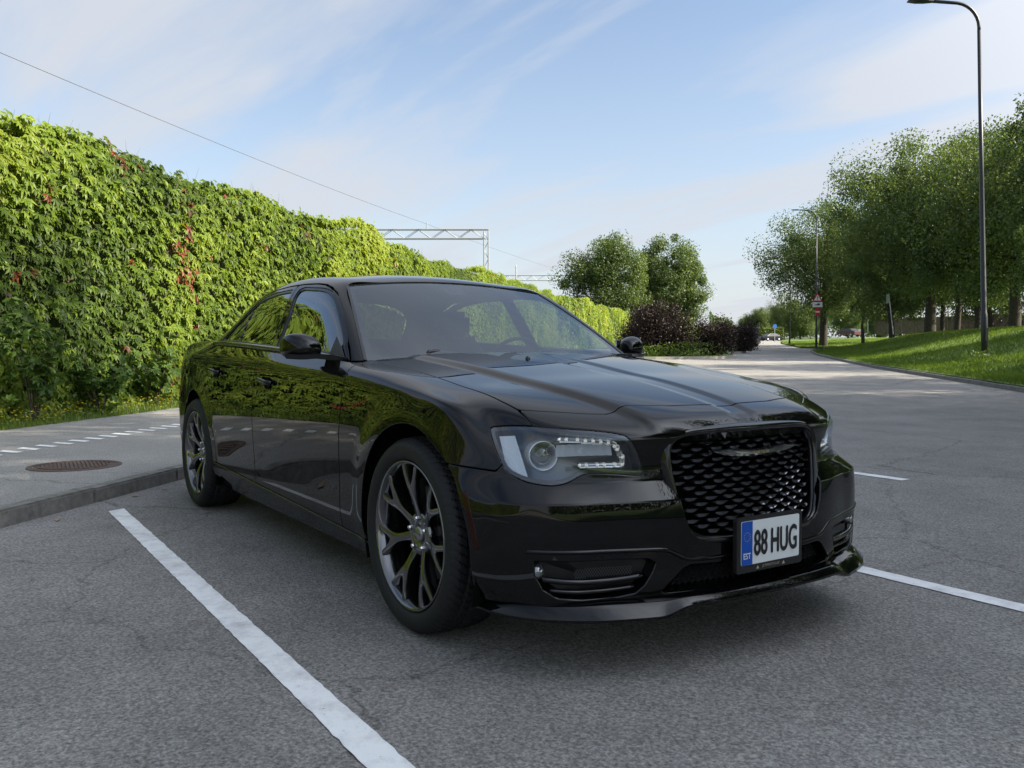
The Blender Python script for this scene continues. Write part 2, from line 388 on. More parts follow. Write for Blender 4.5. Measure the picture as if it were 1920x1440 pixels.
GH = [  # greenhouse cage: rows belt -> roof centre, stations windscreen edge -> rear window edge
 [(-.73,.750,.985),(-1.03,.672,1.185),(-1.318,.585,1.352),(-1.345,.42,1.375),(-1.345,.21,1.387),(-1.345,0,1.391)],
 [(-.84,.822,.985),(-1.12,.735,1.187),(-1.41,.632,1.362),(-1.46,.45,1.400),(-1.46,.22,1.416),(-1.46,0,1.421)],
 [(-1.3,.842,1.008),(-1.45,.757,1.185),(-1.70,.648,1.384),(-1.75,.46,1.428),(-1.75,.23,1.448),(-1.75,0,1.455)],
 [(-1.9,.846,1.035),(-1.9,.762,1.20),(-2.05,.650,1.388),(-2.1,.46,1.434),(-2.1,.23,1.456),(-2.1,0,1.463)],
 [(-2.4,.842,1.058),(-2.4,.752,1.205),(-2.45,.636,1.365),(-2.5,.45,1.413),(-2.5,.23,1.438),(-2.5,0,1.446)],
 [(-2.85,.822,1.070),(-2.80,.725,1.19),(-2.76,.602,1.320),(-2.78,.44,1.370),(-2.78,.22,1.397),(-2.78,0,1.404)],
 [(-3.40,.740,1.066),(-3.17,.645,1.155),(-2.93,.55,1.262),(-2.88,.41,1.345),(-2.88,.21,1.374),(-2.88,0,1.382)],
]
def greenhouse_surface(level=4):
    V = []; K = len(GH); R = 6
    for st in GH:
        for p in st: V.append(p)
    faces = []
    for k in range(K - 1):
        for j in range(R - 1):
            a = k * R + j; faces.append((a, a + 1, a + R + 1, a + R))
    V = np.array(V, float); n = len(V); mp = np.arange(n); ex = []
    for i in range(n):
        if abs(V[i, 1]) > 1e-6: mp[i] = n + len(ex); ex.append(V[i] * [1, -1, 1])
    FF = list(faces) + [tuple(int(mp[i]) for i in f[::-1]) for f in faces]
    Vd, Fd = catmull(np.concatenate([V, np.array(ex)]), FF, {}, level, interp=4)
    S = Surf(Vd, Fd)
    if S.N[np.argmax(S.V[:, 2])][2] < 0:
        S = Surf(Vd, Fd[:, ::-1])
    return S
# ------------------------------------------------------------------ the parked saloon
GROUND = 0.008
PAINT = mat('black_car_paint', (.0022, .0024, .0030), .5, 0, .0, .85, .004)
GLOSS = mat('gloss_black_trim', (.006, .006, .007), .09, 0, .6)
PLASTIC = mat('black_plastic', (.012, .012, .013), .45)
SATIN = mat('satin_black', (.010, .010, .011), .30)
RUBBER = mat('tyre_rubber', (.014, .0145, .016), .62, 0, .35)
VOID = mat('dark_void', (.003, .003, .003), .9, 0, .1)
WHEELM = mat('dark_wheel_metal', (.21, .21, .215), .11, .98)
DISC = mat('brake_steel', (.10, .10, .10), .38, .9)
CHROME = mat('chrome', (.75, .76, .78), .08, 1.0)
REFL = mat('lamp_reflector', (.70, .74, .80), .25, .45)
LAMPWHITE = mat('lamp_diffuser', (.62, .66, .72), .35, 0, .5)
LEDM = mat('led_unit', (.85, .86, .84), .18, .7, emit=(1, .98, .92), emit_s=.07)
DARKREF = mat('smoked_reflector', (.05, .055, .062), .22, .7)
AMBER = mat('amber_lens', (.022, .005, .003), .15, 0, .25, .0)
REDL = mat('red_lens', (.20, .005, .004), .10, 0, .5, .6)
INTER = mat('cabin_fabric', (.045, .045, .05), .8)
INTER2 = mat('cabin_trim', (.02, .02, .022), .55)
PLATEW = mat('plate_white', (.72, .75, .76), .35)
PLATEB = mat('plate_blue', (.003, .075, .42), .35)
PLATEK = mat('plate_black', (.012, .012, .014), .4)
PLATEY = mat('plate_gold', (.55, .42, .10), .4)
FRAMETXT = mat('frame_print', (.38, .33, .24), .45)
CLEAR = glass_mat('lamp_lens', (.90, .93, .95), .02)
SCREEN = glass_mat('windscreen_glass', (.46, .52, .54), .08)
TINT = glass_mat('side_glass_tinted', (.14, .15, .15), .12)
TINT2 = glass_mat('side_glass_light', (.62, .68, .65), .02)

def emit(name, S, m, parent, rr=.0025, depth=.016, inset=0.0, skip=None):
    """a trimmed panel with a rounded, turned-in edge"""
    V = list(S.V); N = list(S.N); F = S.polys(); be = S.boundary(); out = {}
    for a, b in be:
        if skip is not None and skip(S.V[a]) and skip(S.V[b]): continue
        t = S.V[b] - S.V[a]; d = np.cross(t, S.N[a]); L = np.linalg.norm(d)
        if L < 1e-9: continue
        for i in (a, b): out.setdefault(i, np.zeros(3)); out[i] += d / L
    ring = {}
    for i, d in out.items():
        d = d / max(np.linalg.norm(d), 1e-9); n = S.N[i]; ids = []
        for p, q in ((S.V[i], n), (S.V[i] + d * rr * .72 - n * rr * .28, n * .7 + d * .7), (S.V[i] + d * rr - n * rr, d), (S.V[i] + d * (rr + inset) - n * depth, d)):
            ids.append(len(V)); V.append(p); N.append(q / np.linalg.norm(q))
        ring[i] = ids
    for a, b in be:
        if a in ring and b in ring:
            for k in range(3): F.append((ring[b][k], ring[a][k], ring[a][k + 1], ring[b][k + 1]))
    return obj(name, V, F, m, parent, True, N)

def lr(poly): return poly + [(-a, b) for a, b in poly[::-1]]
# outlines in car coordinates (metres; x forward of the front axle, y half-width, z above the road)
HEAD3 = [(.397,.808,.764),(.397,.795,.775),(.509,.725,.781),(.624,.619,.774),(.671,.556,.767),(.699,.518,.759),(.714,.498,.748),(.72,.478,.721),(.718,.454,.68),(.721,.444,.645),(.72,.452,.629),(.689,.529,.636),(.657,.593,.639),(.638,.626,.633),(.625,.652,.618),(.612,.681,.608),(.588,.718,.605),(.54,.762,.613),(.5,.792,.63),(.474,.806,.651),(.448,.811,.687),(.419,.812,.73)]
HEAD = smooth_poly([(y - x, z) for x, y, z in HEAD3], 4)
FEND = [(2.6, 0), (.93, 0), (.93, .657), (.63, .657), (.37, .640), (.214, .782), (.224, .795), (.255, .813), (.297, .831), (.297, 1.3), (2.6, 1.3)]
GRILLE_H = [(0, .770), (.10, .770), (.20, .768), (.29, .762), (.335, .748), (.360, .722), (.368, .685), (.364, .62), (.352, .55), (.338, .49), (.318, .445), (.285, .420), (.235, .409), (.15, .405), (0, .404)]
FOG = [(.800, .384), (.70, .380), (.58, .378), (.46, .376), (.432, .360), (.445, .325), (.468, .283), (.495, .258), (.56, .247), (.66, .247), (.735, .256), (.775, .285), (.795, .33)]
INTAKE_H = [(0, .336), (.20, .340), (.315, .345), (.345, .335), (.385, .298), (.420, .263), (.405, .250), (.25, .246), (0, .244)]

def arch(V): return np.minimum(np.hypot(V[:, 0] - .025, V[:, 2] - .352) - .418, np.hypot(V[:, 0] + 3.030, V[:, 2] - .352) - .424)
def xfd(z): return interp(z, [.25, .45, .68, .85, .93, 1.0], [-.647, -.632, -.606, -.572, -.570, -.60])
def xdd(z): return interp(z, [.25, .5, .68, .93, 1.05], [-1.80, -1.80, -1.795, -1.765, -1.735])
def zs(x): return interp(x, [-2.7, -2.44, -1.17, -.38], [.352, .343, .298, .268])
def hoodf(V):
    ya = np.abs(V[:, 1])
    xf = interp(ya, [0, .05, .25, .39, .43, .455, .487, .541, .626, .682, .721, .74], [.652, .652, .634, .592, .585, .588, .590, .560, .497, .455, .424, .40])
    yh = interp(V[:, 0], [-.9, -.518, -.18, .10, .336, .424, .5], [.765, .754, .739, .737, .730, .721, .70])
    return np.where(V[:, 2] > .74, np.minimum(np.minimum(xf - V[:, 0], yh - ya), V[:, 0] + 1.2), -1.0)
def sz(V): return np.stack([np.abs(V[:, 1]) - V[:, 0], V[:, 2]], 1)
def yz(V): return np.stack([np.abs(V[:, 1]), V[:, 2]], 1)
def xz(V): return np.stack([V[:, 0], V[:, 2]], 1)
def xgrille(y, z): return .800 + (.70 - z) * .125 - .36 * y * y

def both(name, S, m, parent, labels=None, **k):
    """a left-hand part and its mirror twin"""
    a = emit(name, S, m, parent, **k); b = emit(name, S.mirror(), m, parent, **k); return a, b

def build_car():
    car = empty('parked_car'); tag(car, 'glossy black four-door saloon with dark spoked wheels parked in the angled bay', 'car')
    B = body_surface(); G = greenhouse_surface(); g = .0048
    bvh = BVHTree.FromPolygons([tuple(v) for v in B.V], B.polys())
    def fx(y, z, d=0.0):
        h = bvh.ray_cast(Vector((2.5, y, z)), Vector((-1, 0, 0))); return (h[0].x if h[0] is not None else .7) + d
    half = B.clip(lambda V: V[:, 1] - .02)
    front = B.clip(lambda V: V[:, 0] - .0).clip(lambda V: -hoodf(V), g).clip(arch, .0)
    # ---- bonnet
    hood = B.clip(lambda V: hoodf(V), g).clip(lambda V: V[:, 0] + .80)
    hoodo = emit('bonnet', hood, PAINT, car, depth=.022)
    # ---- front bumper skin
    def gr(V): return sd_poly(yz(V), GRILLE_H + [(-.5, .404), (-.5, .770)])
    bump = front.clip(lambda V: -sd_poly(sz(V), FEND), g).clip(lambda V: -sd_poly(sz(V), HEAD), .006)
    bump = bump.clip(lambda V: -gr(V)).clip(lambda V: -sd_poly(yz(V), FOG) + (V[:, 0] < .40) * 1.0)
    bump = bump.clip(lambda V: -sd_poly(yz(V), INTAKE_H + [(-.5, .244), (-.5, .336)]))
    # deep soft edge so that the openings read as openings
    bumper = emit('front_bumper', bump, PAINT, car, rr=.006, depth=.045, inset=.010)
    bumper['label'] = 'glossy black front bumper with a broad ledge under the lamps'
    # ---- splitter lip
    pl = smooth_poly([(.40, .885), (.545, .862), (.655, .795), (.744, .690), (.789, .603), (.836, .474), (.856, .40), (.876, .27), (.884, .12), (.886, 0)], 5, False)
    pl = np.concatenate([pl, pl[-2::-1] * [1, -1]])
    V = []; F = []
    for x, y in pl:
        o = float(sstep(.36, .47, np.array(abs(y)))); zb = .222 - .026 * o; e = float(sstep(.90, .78, np.array(abs(y))))
        zt = zb + .012 + .010 * o; n = np.array([x - .35, y * .9]); n /= np.linalg.norm(n); h = .022 + .045 * o
        zi = zt + .016 + .022 * o
        P = [(x - n[0] * .11, y - n[1] * .11, zb + .01), (x - n[0] * .012, y - n[1] * .012, zb - .001), (x, y, zb + .002), (x + n[0] * .001, y + n[1] * .001, zb + .010), (x - n[0] * .003, y - n[1] * .003, zb + .009), (x - n[0] * (.020 + .008 * o), y - n[1] * (.020 + .008 * o), zb + .028 + .008 * o), (x - n[0] * (.030 + .022 * o), y - n[1] * (.030 + .022 * o), zb + .031 + .022 * o), (x - n[0] * .11, y - n[1] * .11, zb + .030 + .028 * o)]
        V += P
    q = 8; k = len(pl)
    F = [(i * q + j, (i + 1) * q + j, (i + 1) * q + (j + 1) % q, i * q + (j + 1) % q) for i in range(k - 1) for j in range(q)]
    so = obj('splitter', V, F, PAINT, car, True); so.data.set_sharp_from_angle(angle=R(60))
    # fine raised moulding line across the bumper
    tl_ = [(.815, .407), (.72, .404), (.625, .402), (.50, .400), (.41, .396), (.37, .380), (.335, .363), (.28, .356), (.134, .353), (0, .351)]
    tl_ = smooth_poly(tl_ + [(-a, b) for a, b in tl_[-2::-1]], 4, False); pth = [(fx(abs(a), b, .001), a, b) for a, b in tl_]
    Vv, Ff = sweep(pth, [(-.008, -.004), (-.004, .003), (.002, .005), (.007, .001), (.008, -.004)], (1, 0, 0), False); MB().add(Vv, Ff).build('bumper_moulding', PAINT, car, True)
    # ---- fog recesses
    for s in (1, -1):
        def P(y, z, d): return (fx(y, z, d), s * y, z)
        m = MB(); ring = [P(y, z, -.050) for y, z in FOG]; c = P(.62, .315, -.055)
        m.add(ring + [c], [(i, (i + 1) % len(ring), len(ring)) for i in range(len(ring))])
        bez = m.build('fog_bezel', PLASTIC, car)
        # mesh insert
        mm = MB(); 
        for i in range(-6, 40):
            for dz in (1, -1):
                pts = []
                for t in np.linspace(0, 1, 6):
                    z = .318 + .030 * t; y = .50 + .0082 * i + dz * (.018 * t - .009)
                    if .492 < y < .675: pts.append(P(y, z - (.004 if y > .64 else 0), -.030))
                if len(pts) > 1: mm.tube(pts, .0009, 4, False)
        mm.build('fog_mesh', mat('mesh_metal', (.10, .10, .10), .4, .5), bez)
        # blade under the mesh and lower blade
        for (zz, y0, y1, d0, hh) in ((.305, .47, .77, -.012, .010), (.272, .49, .745, -.020, .008)):
            ys = np.linspace(y0, y1, 18); path = [P(y, zz + .018 * ((y - .62) / .15) ** 2 * (.6 if y < .62 else .8), d0) for y in ys]
            Vv, Ff = sweep(path, [(-hh, -.03), (hh * .6, -.03), (hh, -.004), (hh * .4, .004), (-hh * .6, .002), (-hh, -.006)], (1, 0, 0), False)
            b = MB().add(Vv, Ff).build('fog_blade', GLOSS, bez, True)
        lv, lf = lathe([(0, .010), (.012, .008), (.021, .001), (.025, -.008), (.027, -.030)], 28, 'x')
        o = obj('fog_lamp', lv + np.array(P(.772, .340, -.022)), lf, mat('fog_glass', (.30, .31, .32), .10, .8), bez, True)
    # ---- lower intake honeycomb
    mm = MB(); w, h = .026, .0145
    for r in range(8):
        for c in range(-17, 18):
            y = (c + .5 * (r % 2)) * w; z = .240 + r * h
            hexp = [(y + w * .5 * a, z + h * b) for a, b in ((-1, -.17), (0, -.60), (1, -.17), (1, .17), (0, .60), (-1, .17))]
            if not all(sd_poly(np.array([(abs(a), b)]), INTAKE_H + [(-.5, .244), (-.5, .336)])[0] > -.012 for a, b in hexp): continue
            n = 6; Vh = []; 
            for a, b in hexp: Vh.append((fx(a, b, -.040), a, b))
            for a, b in hexp: Vh.append((fx(y + (a - y) * .86, z + (b - z) * .80, -.036), y + (a - y) * .86, z + (b - z) * .80))
            for a, b in hexp: Vh.append((fx(y + (a - y) * .82, z + (b - z) * .76, -.058), y + (a - y) * .82, z + (b - z) * .76))
            mm.add(Vh, [(i, (i + 1) % n, (i + 1) % n + n, i + n) for i in range(n)] + [(i + n, (i + 1) % n + n, (i + 1) % n + 2 * n, i + 2 * n) for i in range(n)])
    it = mm.build('lower_grille', mat('honeycomb_plastic', (.028, .028, .03), .35), car)
    m = MB(); ring = [(fx(y, z, -.10), y, z) for y, z in INTAKE_H] + [(fx(y, z, -.10), -y, z) for y, z in INTAKE_H[-2:0:-1]]
    m.add(ring, [tuple(range(len(ring)))]).build('intake_backing', VOID, it)
    # shelf above the lip
    V = []; F = []; ys = np.linspace(-.80, .80, 33)
    for y in ys:
        x0 = fx(abs(y), .262, -.055); V += [(x0, y, .252), (x0 + .035, y, .232), (x0 - .10, y, .225)]
    F = [(i * 3 + j, (i + 1) * 3 + j, (i + 1) * 3 + j + 1, i * 3 + j + 1) for i in range(len(ys) - 1) for j in range(2)]
    obj('lower_air_dam', V, F, PLASTIC, car, True)
    # ---- grille
    path2 = smooth_poly(GRILLE_H[:-1] + [(-y, z) for y, z in GRILLE_H[::-1]][:-1], 4)
    path = [(xgrille(y, z), y, z) for y, z in path2]
    Vv, Ff = sweep(path, [(.016, -.055), (.016, .000), (.012, .007), (.004, .010), (-.004, .006), (-.009, -.004), (-.016, -.030), (-.016, -.055)], (1, 0, .12))
    sur = MB().add(Vv, Ff).build('grille_surround', GLOSS, car, True)
    Vv, Ff = sweep([(x - .006, y * .955, .59 + (z - .59) * .945) for x, y, z in path], [(.004, -.03), (.004, .002), (0, .004), (-.004, .002), (-.004, -.03)], (1, 0, .12))
    MB().add(Vv, Ff).build('inner_ring', GLOSS, sur, True)
    m = MB(); ring = [(xgrille(y, z) - .070, y, z) for y, z in path2]; m.add(ring, [tuple(range(len(ring)))])
    gb = m.build('grille', VOID, car)
    # one wing-shaped cell of the mesh, repeated
    fv = [(.0, -.040, .0045), (.002, -.013, -.0052), (.004, .002, -.0062), (.002, .015, -.0052), (.0, .040, .0045), (-.008, .021, .0058), (-.0085, 0, .0060), (-.008, -.019, .0058),
          (-.034, -.040, .006), (-.034, -.02, .000), (-.034, 0, -.002), (-.034, .02, .000), (-.034, .040, .006), (-.034, .02, .010), (-.034, 0, .011), (-.034, -.02, .010)]
    ff = [(0, 1, 7), (1, 2, 6, 7), (2, 3, 5, 6), (3, 4, 5), (0, 8, 9, 1), (1, 9, 10, 2), (2, 10, 11, 3), (3, 11, 12, 4), (4, 12, 13, 5), (5, 13, 14, 6), (6, 14, 15, 7), (7, 15, 8, 0)]
    fm = mesh_data('grille_fin', np.array(fv) * [1, .86, 1.0], ff, mat('grille_gloss', (.30, .30, .31), .12, .97))
    gin = [(y * .94, .59 + (z - .59) * .93) for y, z in GRILLE_H]; ginp = gin + [(-.5, gin[-1][1]), (-.5, gin[0][1])]
    rows = 19
    for r in range(rows):
        z = .416 + r * .0178
        for c in range(-5, 6):
            y = (c + .5 * (r % 2)) * .0805
            if sd_poly(np.array([(abs(y), z)]), ginp)[0] < .012: continue
            o = link(bpy.data.objects.new('grille_fin', fm), gb); o.location = (xgrille(y, z) - .024, y, z)
            dydx = -.72 * y; o.rotation_euler = (0, -.20, math.atan(-dydx) * .9)
    # emblem
    em = MB(); wing = [(0, .009), (.05, .009), (.072, .013), (.14, .0155), (.205, .0135), (.188, .006), (.15, -.004), (.10, -.009), (.05, -.0105), (0, -.0105)]
    for s in (1, -1):
        n = len(wing); A = [(xgrille(y, .684) + .010, s * y, .684 + z) for y, z in wing]; Bc = [(xgrille(y * .92, .684) + .019, s * (y * .93), .684 + z * .55 + .002) for y, z in wing]; D = [(xgrille(y, .684) - .02, s * y, .684 + z) for y, z in wing]
        em.add(A + Bc + D, [tuple(range(n, 2 * n))] + [(i, i + 1, n + i + 1, n + i) for i in range(n - 1)] + [(i, i + 1, 2 * n + i + 1, 2 * n + i) for i in range(n - 1)])
    emb = em.build('emblem', mat('dark_chrome', (.26, .26, .265), .16, .95), gb)
    tv, tf = text_mesh('CHRYSLER', .013, 1.15, 0, 1.1)
    obj('emblem_lettering', [(xgrille(0, .684) + .0205, a, .685 + b) for a, b in tv], tf, mat('letter_gold', (.65, .58, .28), .3, .6), emb)
    # ---- number plate
    xp = .868
    fr = MB().prism([(-.163, .302), (-.155, .296), (.155, .296), (.163, .302), (.163, .472), (.155, .479), (-.155, .479), (-.163, .472)], xp - .022, xp - .004).build('number_plate', PLASTIC, car, bevel=.002)
    fr['label'] = 'white number plate with blue band and black characters'
    MB().prism([(-.143, .327), (-.139, .323), (.139, .323), (.143, .327), (.143, .463), (.139, .467), (-.139, .467), (-.143, .463)], xp - .004, xp - .0015).build('plate_sheet', PLATEW, fr)
    MB().prism([(-.1425, .3275), (-.139, .3235), (-.091, .3235), (-.091, .4665), (-.139, .4665), (-.1425, .4625)], xp - .0015, xp - .0007).build('plate_blue_band', PLATEB, fr)
    def put(body, size, y0, z0, m, xs=1.0, shear=0.0, name='plate_lettering', d=.0004, sp=1.0, hh=None, bold=0.0):
        tv, tf = text_mesh(body, size, xs, shear, sp)
        if hh: tv[:, 1] *= hh / (tv[:, 1].max() - tv[:, 1].min())
        mbx = MB(); mbx.add([(xp + d, y0 + a, z0 + b) for a, b in tv], tf)
        if bold:
            for dy, dz, dd in ((bold, 0, 1e-4), (-bold, 0, 2e-4), (0, bold, 3e-4), (0, -bold, 4e-4)): mbx.add([(xp + d + dd, y0 + a + dy, z0 + b + dz) for a, b in tv], tf)
        return mbx.build(name, m, fr)
    put('88', .10, -.052, .392, PLATEK, .66, hh=.082, sp=1.02, bold=.0022); put('HUG', .10, .064, .392, PLATEK, .62, hh=.082, sp=1.02, bold=.0022)
    put('EST', .024, -.117, .353, PLATEW, .95, hh=.019, d=-.0003, bold=.0005)
    put('JETIMOTO.EE', .014, .002, .3095, FRAMETXT, 1.05, .25, d=-.0035, hh=.011)
    st = MB()
    for i in range(12):
        a = i * math.pi / 6; st.add(*[[(xp - .0003, -.117 + .0145 * math.sin(a) + .0016 * math.sin(b), .416 + .0145 * math.cos(a) + .0016 * math.cos(b)) for b in np.arange(5) * 2 * math.pi / 5], [(0, 1, 2, 3, 4)]])
    st.build('plate_stars', PLATEY, fr)
    tr_ = MB()
    for y in (-.062, .066): tr_.add([(xp - .0035, y - .008, .304), (xp - .0035, y + .008, .304), (xp - .0035, y, .3155)], [(0, 1, 2)])
    tr_.build('frame_mark', FRAMETXT, fr)
    # ---- headlamps
    for s in (1, -1):
        side = front.clip(lambda V: s * V[:, 1] - .2)
        lens = side.clip(lambda V: sd_poly(sz(V), HEAD), .001)
        # dark rim under the clear lens
        hd = emit('headlight', lens.clip(lambda V: -sd_poly(sz(V), HEAD), -.010).offset(-.003), GLOSS, car, depth=.05)
        hd['label'] = 'clear headlight with projector, bright lamp strip and white corner reflector'
        emit('lamp_lens', lens.offset(.0), CLEAR, hd, rr=.003, depth=.012)
        back = lens.offset(-.075); emit('lamp_housing', back, mat('lamp_housing_grey', (.13, .138, .15), .25, .6), hd, depth=-.07)
        def Lp(p, d):
            i = np.argmin(((lens.V - np.array([p[0], s * p[1], p[2]])) ** 2).sum(1)); return lens.V[i] - lens.N[i] * d, lens.N[i]
        # projector
        c, n = Lp((.551, .723, .690), .030); ax = np.array([.93, s * .33, .05]); ax /= np.linalg.norm(ax)
        u = np.cross((0, 0, 1), ax); u /= np.linalg.norm(u); v = np.cross(ax, u)
        def turn(prof, nm, mm_):
            lv, lf = lathe(prof, 40, 'z'); return obj(nm, [c + p[0] * u + p[1] * v + p[2] * ax for p in lv], lf, mm_, hd, True)
        turn([(.030, -.03), (.041, .0), (.0445, .010), (.047, .012), (.048, .004), (.049, -.05)], 'projector_ring', REFL)
        turn([(0, .016), (.012, .0145), (.022, .010), (.030, .002), (.033, -.008)], 'projector_lens', mat('projector_glass', (.03, .035, .045), .02, 0, .9, 1.0, .0))
        # lamp strip
        L3 = [(.591,.682,.748),(.611,.661,.747),(.629,.641,.746),(.646,.619,.744),(.663,.596,.740),(.677,.573,.737),(.690,.548,.732),(.697,.530,.718),(.698,.517,.702),(.699,.505,.682),(.699,.500,.664),(.691,.521,.662),(.677,.550,.663),(.665,.575,.662),(.648,.604,.662),(.634,.627,.662)]
        led = mesh_data('led_unit', *(lambda M: (M.V, M.F))(MB().box((0, 0, 0), (.004, .008, .007)).add([(.0025, -.005, -.004), (.0025, .005, -.0045), (.0025, .0045, .0045), (.0025, -.005, .004), (.007, -.002, .001), (.006, .0025, -.0005)], [(0, 1, 5, 4), (1, 2, 5), (2, 3, 4, 5), (3, 0, 4)])), LEDM)
        band = [Lp(p, .026)[0] for p in smooth_poly(L3, 4, False)]
        Vv, Ff = sweep(band, [(-.0085, -.010), (-.0085, .003), (-.004, .0), (0, .003), (.004, 0), (.0085, .003), (.0085, -.010)], (.85, s * .5, 0), False); MB().add(Vv, Ff).build('led_strip', mat('strip_chrome', (.62, .63, .63), .22, .9), hd)
        for kk, p in enumerate(L3):
            c2, n2 = Lp(p, .021) ; o = link(bpy.data.objects.new('led_unit', led), hd); o.location = c2; o.rotation_euler = (RNG.uniform(-.2, .2), RNG.uniform(-.3, .3), math.atan2(n2[1], n2[0]))
        # reflector bar, corner reflector
        for nm, quad, mm_, d, rb in (('reflector_bar', [(.584,.692,.722),(.692,.540,.717),(.690,.530,.685),(.584,.692,.686)], REFL, .040, 14), ('corner_reflector', [(.417,.792,.753),(.458,.764,.755),(.536,.760,.622),(.470,.800,.650)], LAMPWHITE, .014, 1)):
            qd = np.array([[p[0], s * p[1], p[2]] for p in quad]); Vq = []; Fq = []; nn = 12
            for i in range(nn + 1):
                for j in range(nn + 1):
                    a, b = i / nn, j / nn; p = (qd[0] * (1 - a) + qd[1] * a) * (1 - b) + (qd[3] * (1 - a) + qd[2] * a) * b
                    k = np.argmin(((lens.V - p) ** 2).sum(1)); Vq.append(p - lens.N[k] * (d + (.004 * (i % 2) if rb > 1 else .0006 * ((i + j) % 2))))
            Fq = [(i * (nn + 1) + j, (i + 1) * (nn + 1) + j, (i + 1) * (nn + 1) + j + 1, i * (nn + 1) + j + 1) for i in range(nn) for j in range(nn)]
            obj(nm, Vq, Fq, mm_, hd)
        # inner shroud step: dark satin shelf round the bar
        for (za, zb, ya, yb) in ((.757, .768, .70, .52), (.652, .640, .66, .50)):
            pth = [Lp((fx(y, .70), y, za), .035)[0] for y in np.linspace(ya, yb, 12)]
            Vv, Ff = sweep(pth, [(-.004, -.03), (.004, -.03), (.004, .004), (-.004, .004)], (1, 0, 0), False); MB().add(Vv, Ff).build('shroud_rib', DARKREF, hd)
    # ---- fenders, doors, quarters, sills (left, mirrored right)
    fen = half.clip(lambda V: V[:, 0] + .95).clip(lambda V: -hoodf(V), g).clip(lambda V: sd_poly(sz(V), FEND), g).clip(lambda V: -sd_poly(sz(V), HEAD), .006).clip(arch).clip(lambda V: V[:, 0] - xfd(V[:, 2]), g).clip(lambda V: V[:, 2] - zs(V[:, 0]), g)
    both('front_fender', fen, PAINT, car, depth=.020)
    dr = half.clip(lambda V: V[:, 0] + 3.1).clip(lambda V: -.4 - V[:, 0]).clip(lambda V: V[:, 2] - zs(V[:, 0]), g).clip(arch)
    fd = dr.clip(lambda V: xfd(V[:, 2]) - V[:, 0], g).clip(lambda V: V[:, 0] - xdd(V[:, 2]), g)
    def rdf(V): return np.minimum(V[:, 0] - interp(V[:, 2], [.6, .70, .77, .85, 1.05, 1.1], [-2.62, -2.66, -2.745, -2.85, -2.88, -2.88]), np.hypot(V[:, 0] + 3.030, V[:, 2] - .352) - .470)
    rd = dr.clip(lambda V: xdd(V[:, 2]) - V[:, 0], g).clip(rdf, g)
    fdo = both('front_door', fd, PAINT, car); rdo = both('rear_door', rd, PAINT, car)
    sill = half.clip(lambda V: V[:, 0] + 2.7).clip(lambda V: -.2 - V[:, 0]).clip(lambda V: zs(V[:, 0]) - V[:, 2], g).clip(arch).clip(lambda V: np.where(V[:, 0] > -1, -.35 - V[:, 0] + .05, V[:, 0] + 2.66))
    both('side_sill', sill.offset(.006), PAINT, car, rr=.006)
    def trunk(V): return np.where(V[:, 0] < -2.9, np.minimum(.735 - np.abs(V[:, 1]) + np.where(V[:, 2] < 1.03, -.06, 0), V[:, 2] - .78), -1.0)
    def tail(V): return np.where(V[:, 0] < -3.6, sd_poly(yz(V), [(.52, .70), (.86, .70), (.88, .99), (.60, .99)]), -1.0)
    def rbf(V): return np.where(V[:, 0] < -3.2, .655 + .0 * V[:, 0] - V[:, 2], -1.0)
    qp = half.clip(lambda V: -2.4 - V[:, 0]).clip(arch).clip(lambda V: -rdf(V), g).clip(lambda V: -trunk(V), g).clip(lambda V: -rbf(V), g).clip(lambda V: -tail(V), g).clip(lambda V: np.where(V[:, 0] > -2.75, V[:, 2] - zs(V[:, 0]), 1.0), g)
    both('rear_quarter', qp, PAINT, car)
    rear = B.clip(lambda V: -3.0 - V[:, 0])
    emit('boot_lid', rear.clip(trunk, g).clip(lambda V: -tail(V), g), PAINT, car)
    emit('rear_bumper', rear.clip(rbf, g).clip(arch).clip(lambda V: -tail(V), g), PAINT, car)
    tl = half.clip(lambda V: -3.3 - V[:, 0]).clip(tail, .002); both('tail_lamp', tl, REDL, car)
    # side marker lens on the bumper end
    mk = half.clip(lambda V: V[:, 0] - .30).clip(lambda V: .009 - np.abs(np.hypot(V[:, 0] - .025, V[:, 2] - .352) - .440)).clip(lambda V: np.minimum(V[:, 2] - .40, .575 - V[:, 2]))
    both('side_marker', mk.offset(.0025), AMBER, car, depth=.006)
    # ---- dark inner shell and wheel wells
    sh = B.clip(lambda V: .22 - V[:, 0]).clip(arch).offset(-.030)
    obj('inner_shell', sh.V, sh.polys(), VOID, car)
    for cx in (.025, -3.030):
        for s in (1, -1):
            lv, lf = lathe([(.430, .905 * s), (.432, .60 * s), (.30, .55 * s), (.05, .55 * s)], 40, 'y', -.35, np.pi + .35)
            obj('wheel_arch_liner', lv + np.array([cx, 0, .352]), lf, VOID, car, True)
    MB().box((-1.75, 0, .26), (4.1, 1.45, .06)).build('underbody', VOID, car)
    MB().box((.33, 0, .40), (.40, 1.1, .30)).build('radiator_block', VOID, car)
    # ---- belt mouldings
    bx = np.linspace(-.80, -2.86, 40)
    for s in (1, -1):
        pth = [(x, s * (float(interp(x, [-3.0, -2.5, -1, -.6], [.828, .846, .851, .852])) + .002), float(interp(x, [-3.05, -2.55, -2.05, -1.55, -1.05, -.66], [1.064, 1.064, 1.045, 1.025, 1.003, .977])) + .008) for x in bx]
        Vv, Ff = sweep(pth, [(-.010 * s, -.016), (.012 * s, -.016), (.014 * s, 0), (.006 * s, .009), (-.010 * s, .010)], (0, 0, 1), False)
        MB().add(Vv, Ff).build('belt_moulding', GLOSS, car, True)
